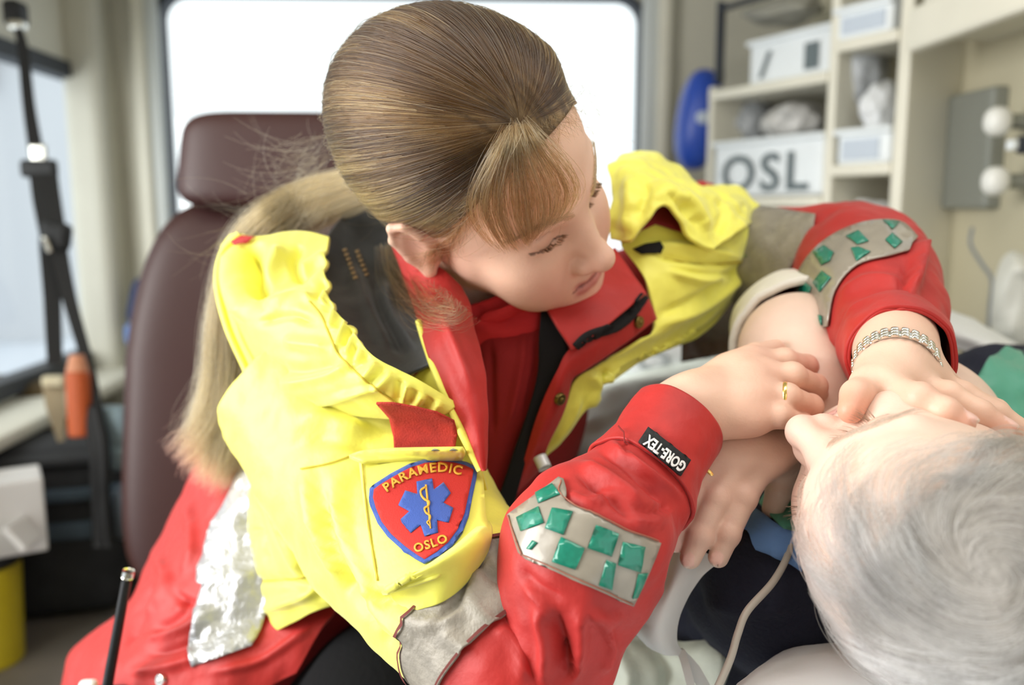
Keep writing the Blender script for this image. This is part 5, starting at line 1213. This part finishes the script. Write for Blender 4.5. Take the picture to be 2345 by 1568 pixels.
# the two-way radio on her belt: only its whip aerial rises into the picture
rd = empty('two_way_radio', tuple(P(215, 1640, .80)), 'two-way radio with a black whip aerial beside the red jacket hem', 'radio')
set_parent(wire('aerial', [(244, 1580, .79), (268, 1450, .775), (292, 1318, .765)], .0050, mat('black_rubber', (.010, .010, .011), .35), n=20, r2=.0042), rd)
set_parent(wire('aerial_tip', [(291.5, 1322, .765), (295, 1306, .764)], .0052, M_STEEL, n=6), rd)
set_parent(box('body', tuple(P(222, 1690, .80)), (.055, .035, .09), mat('black_rubber', (.010, .010, .011), .35), bevel=.006), rd)
q = P(202, 1572, .80); set_parent(box('speaker_clip', tuple(q), (.016, .012, .012), M_WBOX, bevel=.004), rd)

# ---------------------------------------------------------------- hair
def hair_mat(name, cols, rough=.32, rad=.35):
    m = bpy.data.materials.new(name); m.use_nodes = True; n = m.node_tree.nodes; l = m.node_tree.links; n.remove(n['Principled BSDF'])
    h = n.new('ShaderNodeBsdfHairPrincipled'); h.parametrization = 'COLOR'; h.inputs['Roughness'].default_value = rough; h.inputs['Radial Roughness'].default_value = rad; h.inputs['Random Roughness'].default_value = .2
    i = n.new('ShaderNodeAttribute'); i.attribute_name = 'tone'; r = n.new('ShaderNodeValToRGB'); e = r.color_ramp.elements
    e[0].color = (*cols[0], 1); e[1].color = (*cols[-1], 1)
    for k, c in enumerate(cols[1:-1]): x = e.new((k+1)/(len(cols)-1)); x.color = (*c, 1)
    l.new(i.outputs['Fac'], r.inputs[0]); l.new(r.outputs[0], h.inputs['Color']); l.new(h.outputs[0], n['Material Output'].inputs[0]); return m
M_HAIR = hair_mat('blonde_brown_hair', [(.018, .008, .0025), (.052, .025, .008), (.13, .068, .022), (.32, .185, .068)])
M_PONY = hair_mat('blonde_hair', [(.11, .056, .02), (.28, .165, .062), (.50, .325, .14)])
M_GREYH = hair_mat('grey_hair', [(.19, .17, .155), (.42, .395, .38), (.70, .69, .69)], .3)
M_LASH = hair_mat('dark_lash_hair', [(.02, .014, .010), (.05, .035, .022)]); M_BROW = hair_mat('brown_brow_hair', [(.10, .06, .03), (.22, .15, .08)])
M_BROWG = hair_mat('grey_brown_brow_hair', [(.16, .12, .09), (.34, .29, .24)])
def strands(name, paths, r, m, parent, tip=.35, tone=None):
    """paths: (n strands, k points, 3)"""
    paths = np.asarray(paths, np.float32); n, k, _ = paths.shape
    hc = bpy.data.hair_curves.new(name); hc.add_curves([k]*n)
    hc.points.foreach_set('position', paths.reshape(-1)); t = np.linspace(0, 1, k)
    rad = np.repeat(np.atleast_1d(r)[:, None] if np.ndim(r) else np.full((n, 1), r), k, 1)*(1-(1-tip)*t**2)[None]
    a = hc.attributes.get('radius') or hc.attributes.new('radius', 'FLOAT', 'POINT'); a.data.foreach_set('value', rad.astype(np.float32).ravel())
    tn = rng.uniform(0, 1, n) if tone is None else tone; b = hc.attributes.new('tone', 'FLOAT', 'CURVE'); b.data.foreach_set('value', np.asarray(tn, np.float32))
    hc.materials.append(m); o = bpy.data.objects.new(name, hc); COL.objects.link(o); o.parent = parent; o['kind'] = 'stuff'; return o
def lw(fr, q): return fr[1]+q@fr[0].T
def unit(v): return v/(np.linalg.norm(v, axis=-1, keepdims=True)+1e-12)
medb = bvh_of([med]); patb = bvh_of([pat])

# the paramedic: a smooth mass combed back into the ponytail
HC, HR = np.array([0, -.091, .043]), np.array([.0860, .1150, .0965])
Hc = Body(); fr = FRW
Hc.ell(HC, HR*.985, k=.001, fr=fr)
def loc(p): return (p-fr[1])@fr[0]
Hc._add('s', lambda p: -((lambda q: (q[:, 1]-q[:, 2]*1.0+.078)/1.414)(loc(p))), .010, hw(0, 0, 0), .3)
Hc._add('s', lambda p: (lambda q: np.maximum(-(q[:, 1]+.098), q[:, 2]+.026))(loc(p)), .012, hw(0, 0, 0), .3)
Hc.ell((0, -.172, -.045), (.045, .030, .040), k=.03, fr=fr)
V, F = Hc.mesh(hw(0, -.09, .03)-.16, hw(0, -.09, .03)+.16, .0030)
q = loc(V); n_ = unit((q-HC)/HR); ang_ = np.arctan2(n_[:, 0], n_[:, 2]+.3)
st_ = fbm(np.c_[ang_*26, n_[:, 1]*1.3, np.zeros(len(V))+3.3], 3)
cc_ = blend(np.tile(np.array([.075, .042, .018]), (len(V), 1)), (.20, .125, .055), np.clip(st_*.9+.45, 0, 1))
hair = obj_np('hair', V, F, mat('hair_mass', (.2, .13, .07), .45, attr=True, bump=(220, .3, .002)), med); attr_color(hair.data, cc_)
b_dir = unit(np.array([.22, -.72, -.60]))
SK, SKR = np.array([0, -.080, .036]), np.array([.0735, .097, .084])
def tuck(q):
    """close to the hairline the mass lies flat on the head"""
    e = -(q[..., 1]-q[..., 2]+.078)/1.414; w = np.clip(e/.042, 0, 1); w = (w*w*(3-2*w))[..., None]
    n = (q-SK)/SKR; r = np.linalg.norm(n, axis=-1, keepdims=True); n = n/r; return SK+n*SKR*np.where(r > 1.035, 1.035+(r-1.035)*w, r)
V = lw(fr, tuck(loc(V))); hair.data.vertices.foreach_set('co', V.astype(np.float32).ravel()); hair.data.update()
def scalp_sample(n):
    out = []
    while sum(map(len, out)) < n:
        v = unit(rng.normal(size=(n*3, 3))); p = HC+v*HR
        ok = (p[:, 1]-p[:, 2]+.077 < 0) & ~((p[:, 1] > -.098) & (p[:, 2] < -.024)) & (p[:, 2] > -.07); out.append(v[ok])
    return np.vstack(out)[:n]
def comb(n0, K=22, lift=.0, wob=.022, seed=0):
    n0 = unit(n0); d = np.clip((n0*b_dir).sum(1), -.999, .999); om = np.arccos(d)[:, None]
    t = np.linspace(0, .97, K)[None, :, None]; om = om[:, :, None]
    path = (np.sin((1-t)*om)*n0[:, None]+np.sin(t*om)*b_dir)/np.sin(om)
    # hair dips as it is drawn back: strands of the sides run lower, those of the crown fuller
    sw = np.sin(np.pi*t)
    path = path+np.array([0, 0, .10])*sw*np.clip(n0[:, None, 2:], 0, 1)
    path = unit(path)
    ph = rng.uniform(0, 9, (len(n0), 1, 3)); path = path+np.sin(t*rng.uniform(2, 6, (len(n0), 1, 3))+ph)*wob*sw
    path = unit(path); lay = rng.uniform(.985, 1.02, (len(n0), 1, 1))+rng.gamma(1.2, .006, (len(n0), 1, 1))*sw
    return lay*path
n0 = scalp_sample(19000); pw_ = comb(n0)
def clear_of_face(pth):
    p = HC+pth*HR; return ~((p[:, 3:, 1]-p[:, 3:, 2]+.071 > 0) & (p[:, 3:, 2] > -.012)).any(1)
ok = clear_of_face(pw_); n0, pw_ = n0[ok], pw_[ok]
# locks: neighbouring strands gather
cidx = rng.integers(0, len(n0), 420); near_ = np.argmax(n0@n0[cidx].T, axis=1); cen = pw_[cidx][near_]
g = np.linspace(.1, .62, pw_.shape[1])[None, :, None]*rng.uniform(.3, 1, (len(n0), 1, 1)); pw_ = pw_*(1-g)+cen*g
paths = lw(fr, tuck(HC+pw_*HR).reshape(-1, 3)).reshape(pw_.shape)
strands('hair_strands', paths, rng.uniform(.00009, .00019, len(paths)), M_HAIR, hair, .7, tone=np.clip(.34+1.0*fbm(np.c_[np.arctan2(n0[cidx][near_][:, 0], n0[cidx][near_][:, 2]+.4)*4.5, n0[cidx][near_][:, 1]*2.0, np.zeros(len(n0))], 3)+rng.normal(0, .16, len(n0)), 0, 1))
# front edge: strands rooted along the hairline so that the mass has no hard border
tt = rng.uniform(-1, 1, 2600); xh = tt*.070; zh = .081-.066*np.abs(tt)**2.2+rng.uniform(-.006, .006, len(tt)); yh = zh-.079+rng.uniform(-.004, .002, len(tt))
nh = unit((np.c_[xh, yh, zh]-HC)/HR); ph_ = comb(nh, wob=.016); rise = np.linspace(0, 1, ph_.shape[1])[None, :, None]
ph_ = ph_[clear_of_face(unit(ph_))]; ph_ = unit(ph_)*(.965+.06*np.clip(rise*7, 0, 1)); strands('hair_strands', lw(fr, tuck(HC+ph_*HR).reshape(-1, 3)).reshape(ph_.shape), rng.uniform(.00009, .00017, len(ph_)), M_HAIR, hair, .7)

def on_face(px, lift, bvh, dd):
    out = []
    for (x, y), l_ in zip(px, lift):
        h_ = hit(bvh, x, y); d_ = dd if h_ is None else -((np.array(h_[0])-CAM)@CB)[2]; out.append((x, y, d_-l_)); dd = d_
    return out
GB = [[(1160, 300), (1120, 360), (1085, 430), (1078, 490), (1105, 540), (1142, 574)], [(1168, 298), (1140, 370), (1122, 430), (1122, 490), (1148, 545), (1168, 576)], [(1178, 294), (1172, 370), (1172, 440), (1178, 500), (1198, 550), (1212, 566)],
      [(1188, 290), (1205, 360), (1228, 430), (1236, 490), (1228, 530), (1206, 558)], [(1200, 286), (1240, 345), (1280, 400), (1296, 450), (1278, 495), (1238, 530)], [(1212, 284), (1268, 330), (1315, 378), (1336, 420), (1326, 460), (1296, 492)]]
GB3 = []
for g_ in GB:
    L = smooth_line(g_, 4); lf_ = np.interp(np.linspace(0, 1, len(L)), [0, .12, .4, .75, 1], [.010, .024, .018, .009, .005]); GB3.append(PA(np.array(on_face(L, lf_, medb, .66))))
GB3 = np.array(GB3); nb_ = 560
lockc = np.sort(rng.beta(1.0, 1.35, 26)*4.7); u = np.concatenate([lockc[rng.integers(0, 26, 450)], rng.beta(1, 1.3, 110)*4.95])+rng.normal(0, .04, nb_); u = np.clip(u, 0, 4.999)
i = u.astype(int); f_ = (u-i)[:, None, None]; B3 = GB3[i]*(1-f_)+GB3[i+1]*f_
k_ = B3.shape[1]; s_ = np.linspace(0, 1, k_)[None, :, None]
B3 = B3+rng.normal(0, .0022, (nb_, 1, 3))*(1-s_*.5)+np.sin(s_*rng.uniform(3, 7, (nb_, 1, 1))+rng.uniform(0, 6, (nb_, 1, 1)))*rng.normal(0, .0016, (nb_, 1, 3))
cut = rng.uniform(.75, 1.0, nb_); idx = (np.linspace(0, 1, k_)[None]*cut[:, None])*(k_-1); i0 = np.minimum(idx.astype(int), k_-2); ft = (idx-i0)[..., None]
B3 = np.take_along_axis(B3, i0[..., None], 1)*(1-ft)+np.take_along_axis(B3, i0[..., None]+1, 1)*ft
strands('fringe', B3, rng.uniform(.00010, .00022, nb_), hair_mat('fringe_hair', [(.05, .024, .008), (.17, .092, .034), (.48, .32, .15)]), hair, .5)

# fine hair that softens the hairline
def edge_hair(line, n, ang, sp, L0, L1, r, mt, bend=.6):
    Ln = smooth_line(line, 8); out = []
    for k in range(n):
        x, y = Ln[rng.integers(0, len(Ln))]+rng.normal(0, 5, 2); a = rng.normal(ang, sp); L = rng.uniform(L0, L1); c = rng.normal(0, bend); pts = []
        for t in np.linspace(0, 1, 9): pts.append((x, y)); x += math.cos(a+c*t)*L/8; y += math.sin(a+c*t)*L/8
        h0 = hit(medb, *pts[0])
        if h0 is None: continue
        d0 = -((np.array(h0[0])-CAM)@CB)[2]; out.append(PA(np.array(on_face(pts, np.linspace(.0045, .0015, 9)+rng.uniform(0, .002), medb, d0))))
    strands('hair_strands', np.array(out), r, mt, hair, .4)
edge_hair([(1215, 300), (1262, 288), (1300, 252), (1332, 215)], 260, -2.3, .45, 30, 80, .00010, M_HAIR)
edge_hair([(1215, 305), (1262, 296), (1300, 262), (1332, 225)], 90, .9, .5, 20, 60, .00008, M_HAIR)
edge_hair([(1120, 340), (1085, 430), (1065, 500), (1020, 560), (985, 575)], 260, 2.3, .45, 40, 110, .00010, M_HAIR)
edge_hair([(1110, 360), (1085, 440), (1060, 510)], 70, 1.5, .4, 30, 80, .00008, M_HAIR)

# ponytail and loose wisps
def bundle(guide, rad, n, K=34, seed=1, cut=.98, wav=.004):
    C = cr(guide if np.asarray(guide).shape[1] == 3 else PA(guide), 0, K); T = unit(np.gradient(C, axis=0)); A = np.cross(T, FWD); A = unit(A); B_ = np.cross(T, A)
    R_ = np.interp(np.linspace(0, 1, K), np.linspace(0, 1, len(rad)), rad)
    a = rng.uniform(0, 2*np.pi, n); rr = np.sqrt(rng.uniform(0, 1, n)); x, y = rr*np.cos(a), rr*np.sin(a)*.55
    t = np.linspace(0, 1, K); tw = rng.normal(0, .22, n)[:, None]*t[None]
    X = x[:, None]*np.cos(tw)-y[:, None]*np.sin(tw); Y = x[:, None]*np.sin(tw)+y[:, None]*np.cos(tw)
    wv = np.sin(t[None]*rng.uniform(4, 11, (n, 1))+rng.uniform(0, 6, (n, 1)))*rng.normal(0, wav, (n, 1))*t[None]
    G = C[None]+A[None]*((X*R_)[..., None]+wv[..., None])+B_[None]*((Y*R_)[..., None])
    c = rng.uniform(cut, 1.0, n)**.7; ix = np.linspace(0, 1, K)[None]*c[:, None]*(K-1); i0 = np.minimum(ix.astype(int), K-2); f = (ix-i0)[..., None]
    return np.take_along_axis(G, i0[..., None], 1)*(1-f)+np.take_along_axis(G, i0[..., None]+1, 1)*f
pg = np.vstack([hw(-.005, -.185, -.035), hw(-.012, -.215, -.055), PA(np.array([[705, 470, .835], [625, 520, .83], [570, 590, .85], [545, 700, .875], [540, 850, .885], [528, 980, .885], [500, 1120, .88]]))])
pony = strands('ponytail', bundle(pg, [.016, .020, .024, .024, .024, .024, .026, .026, .024], 3000, cut=.62, wav=.012), .00018, M_PONY, hair, .6)
sub = PA(np.array([[720, 455, .84], [640, 500, .835], [565, 600, .85], [530, 740, .87], [515, 880, .88], [470, 990, .88], [400, 1060, .88]])); strands('ponytail', bundle(sub, [.012, .022, .026, .026, .026, .024, .02], 1500, cut=.6, wav=.009), .00017, M_PONY, hair, .5)
sub = PA(np.array([[720, 440, .84], [640, 500, .835], [575, 600, .85], [548, 760, .87], [545, 900, .88], [520, 1030, .88], [455, 1125, .875]])); strands('ponytail', bundle(sub, [.012, .020, .024, .022, .022, .022, .02], 1200, cut=.6, wav=.008), .00017, M_PONY, hair, .5)
fl_ = []
for k in range(170):
    x0, y0 = rng.uniform(690, 770), rng.uniform(300, 520); a = rng.normal(2.5, .5); L = rng.uniform(60, 230); c = rng.normal(0, 1.0); d0 = rng.uniform(.79, .84); pts = []
    for s in np.linspace(0, 1, 14):
        pts.append((x0, y0, d0+.02*s)); x0 += math.cos(a+c*s)*L/13; y0 += math.sin(a+c*s)*L/13
    fl_.append(PA(np.array(pts)))
for k in range(90):
    x0, y0 = rng.uniform(560, 760), rng.uniform(440, 560); a = rng.normal(2.2, .8); L = rng.uniform(80, 260); c = rng.normal(0, 1.3); d0 = rng.uniform(.80, .86); pts = []
    for s in np.linspace(0, 1, 14):
        pts.append((x0, y0, d0)); x0 += math.cos(a+c*s)*L/13; y0 += math.sin(a+c*s)*L/13
    fl_.append(PA(np.array(pts)))
for k in range(46):   # flyaways over the forehead against the window
    x0, y0 = rng.uniform(1290, 1350), rng.uniform(180, 280); a = rng.normal(.75, .3); L = rng.uniform(60, 170); c = rng.normal(1.0, .6); d0 = rng.uniform(.66, .70); pts = []
    for s in np.linspace(0, 1, 14):
        pts.append((x0, y0, d0)); x0 += math.cos(a+c*s)*L/13; y0 += math.sin(a+c*s)*L/13
    fl_.append(PA(np.array(pts)))
for k in range(380):  # fine hair round the crown
    v = scalp_sample(1)[0]; p = comb(v[None], 14, wob=.05)[0]*(1.0+np.sin(np.linspace(0, 1.4, 14))[:, None]*rng.uniform(.02, .07)); fl_.append(lw(fr, HC+p*HR))
strands('wisps', np.array(fl_), .00009, M_PONY, hair, .5)
cu = PA(np.array([[905, 560, .80], [925, 620, .775], [955, 680, .715], [990, 715, .675], [1040, 720, .655], [1062, 700, .655]])); cu2 = PA(np.array([[880, 560, .80], [895, 610, .79], [925, 660, .74], [970, 690, .69], [1010, 690, .67], [1030, 670, .67]]))
strands('neck_curl', np.vstack([bundle(cu, [.012, .016, .016, .012, .010, .012], 120, 30, wav=.006), bundle(cu2, [.01, .016, .016, .012, .012], 80, 30, wav=.008)]), .00011, M_HAIR, hair, .4)

# lashes and brows
def lash(bvh, fr, sx, n, L, mt, parent, name, z0=-.008, out=(0, 1, -.35), curl=.5):
    P_ = []
    for k in range(n):
        x = rng.uniform(.0185, .0445); z = z0+.0035*((x-.0315)/.013)**2; y = .012
        p = Vector(fr[1]+fr[0]@np.array([sx*x, y, z])); r0 = bvh.find_nearest(p)[0]
        d = fr[0]@unit(np.array([sx*(x-.029)*28, out[1], out[2]+rng.normal(0, .12)])); up = fr[0]@np.array([0, 0, 1.0])
        t = np.linspace(0, 1, 8)[:, None]; P_.append(np.array(r0)+d*t*L*rng.uniform(.75, 1.1)+up*(t**2)*L*curl)
    strands(name, np.array(P_), .00016, mt, parent, .3)
def brow(bvh, fr, sx, n, mt, parent, name, th=.0035, lift=.0005, L=.010):
    P_ = []
    for k in range(n):
        u = rng.uniform(0, 1); x = .010+.044*u; z = .016+.010*math.sin(u*2.4)-.004*u+rng.normal(0, th*(1-.6*u)*.5); p = Vector(fr[1]+fr[0]@np.array([sx*x, .02-.03*u*u, z])); r0, nn, *_ = bvh.find_nearest(p)
        d = fr[0]@unit(np.array([sx*(.6+.4*u), -.55*u, .55*(1-u)-.25*u+rng.normal(0, .12)])); t = np.linspace(0, 1, 7)[:, None]; nn = np.array(nn)
        if nn@(np.array(r0)-(fr[1]+fr[0]@np.array([0, -.08, 0]))) < 0: nn = -nn
        P_.append(np.array(r0)+(d-nn*(d@nn))*t*L*rng.uniform(.6, 1.1)+nn*(lift+.0012*np.sin(np.pi*t*.8)))
    strands(name, np.array(P_), .00012, mt, parent, .4)
for sx in (-1, 1):
    lash(medb, FRW, sx, 170, .0062, M_LASH, med, 'eyelashes'); brow(medb, FRW, sx, 260, M_BROW, med, 'eyebrow')
    lash(patb, FRQ, sx, 40, .0120, M_LASH, pat, 'eyelashes', curl=.9, out=(0, 1, .15)); brow(patb, FRQ, sx, 190, M_BROWG, pat, 'eyebrow', .0055, L=.011)

# the patient: short grey hair turning round a whorl
KC, KR = np.array([0, -.080, .036]), np.array([.0735, .097, .084])*1.004
def q_of_px(x, y):
    h_ = hit(patb, x, y); return unit((((np.array(h_[0])-FRQ[1])@FRQ[0])-KC)/KR)
wh = q_of_px(2275, 1300); nn = 8500; out = []
while sum(map(len, out)) < nn:
    v = unit(rng.normal(size=(nn*2, 3))); p = KC+v*KR; e = p[:, 1]-p[:, 2]+.092+.012*vnoise(p*60); pr_ = np.clip(.5-e/.024, 0, 1)
    ok = (rng.uniform(0, 1, len(v)) < pr_) & ~((p[:, 1] > -.075) & (p[:, 2] < -.005)) & (p[:, 2] > -.06); out.append(v[ok])
n0 = np.vstack(out)[:nn]
def short(n0, K=16, L=.78):
    m = len(n0); n = n0.copy(); P_ = [n*1.0]; nz = fbm(n0*3.1+5, 2); turn = .95+.55*nz; turn2 = fbm(n0*4.7+11, 2)*1.1; Ls = L*(1+.35*fbm(n0*5+2, 2))*rng.uniform(.8, 1.15, m); lifts = (.06+.09*np.clip(fbm(n0*4+8, 2), 0, 1))*rng.uniform(.6, 1.4, m)
    for s in np.linspace(0, 1, K)[1:]:
        t = unit(-(wh-n*(n@wh)[:, None])); b = np.cross(n, t); a = (turn+turn2*s)[:, None]; d = t*np.cos(a)+b*np.sin(a)
        n = unit(n+d*(Ls/(K-1))[:, None]); P_.append(n*(1+lifts*math.sin(min(1, s*1.25)*2.6))[:, None])
    return np.stack(P_, 1)
ps = short(n0); ci = rng.integers(0, nn, 520); ne = np.argmax(n0@n0[ci].T, axis=1); g = (np.linspace(0, 1, ps.shape[1])**1.2)[None, :, None]*rng.uniform(.45, .95, (nn, 1, 1))
ps = ps*(1-g)+ps[ci][ne]*g
capq = Body(); capq.ell(KC, KR*1.012, k=.001, fr=FRQ)
def locq(p): return (p-FRQ[1])@FRQ[0]
capq._add('s', lambda p: -((lambda q: (q[:, 1]-q[:, 2]+.112)/1.414)(locq(p))), .006, hq(0, 0, 0), .3)
capq._add('s', lambda p: (lambda q: np.maximum(-(q[:, 1]+.08), q[:, 2]+.0))(locq(p)), .008, hq(0, 0, 0), .3)
V, F = capq.mesh(hq(0, -.08, .03)-.14, hq(0, -.08, .03)+.14, .0035)
hairq = obj_np('hair', V, F, mat('grey_hair_mass', (.36, .335, .315), .7, var=(90, .25), bump=(260, .5, .002)), pat)
strands('hair_strands', lw(FRQ, (KC+ps*KR).reshape(-1, 3)).reshape(ps.shape), rng.uniform(.0001, .00025, nn), M_GREYH, hairq, .45, tone=np.clip(rng.uniform(.1, .95, 520)[ne]+rng.normal(0, .15, nn), 0, 1))

for o in bpy.data.objects:
    st_ = o.name.split('.')[0]
    lb_ = {'badge': 'red shield badge with blue border and star', 'reflective_band': 'grey reflective band', 'silver_tape': 'silver reflective tape', 'checker_tape': 'grey tape with green squares', 'collar_lining': 'dark grey collar lining', 'hook_tape': 'red hook and loop patch', 'cuff_tag': 'black woven tag with white letters', 'zip_flap': 'black front strip', 'green_panel': 'green satin panel'}.get(st_)
    if lb_ and o.parent is not None: o['label'] = lb_
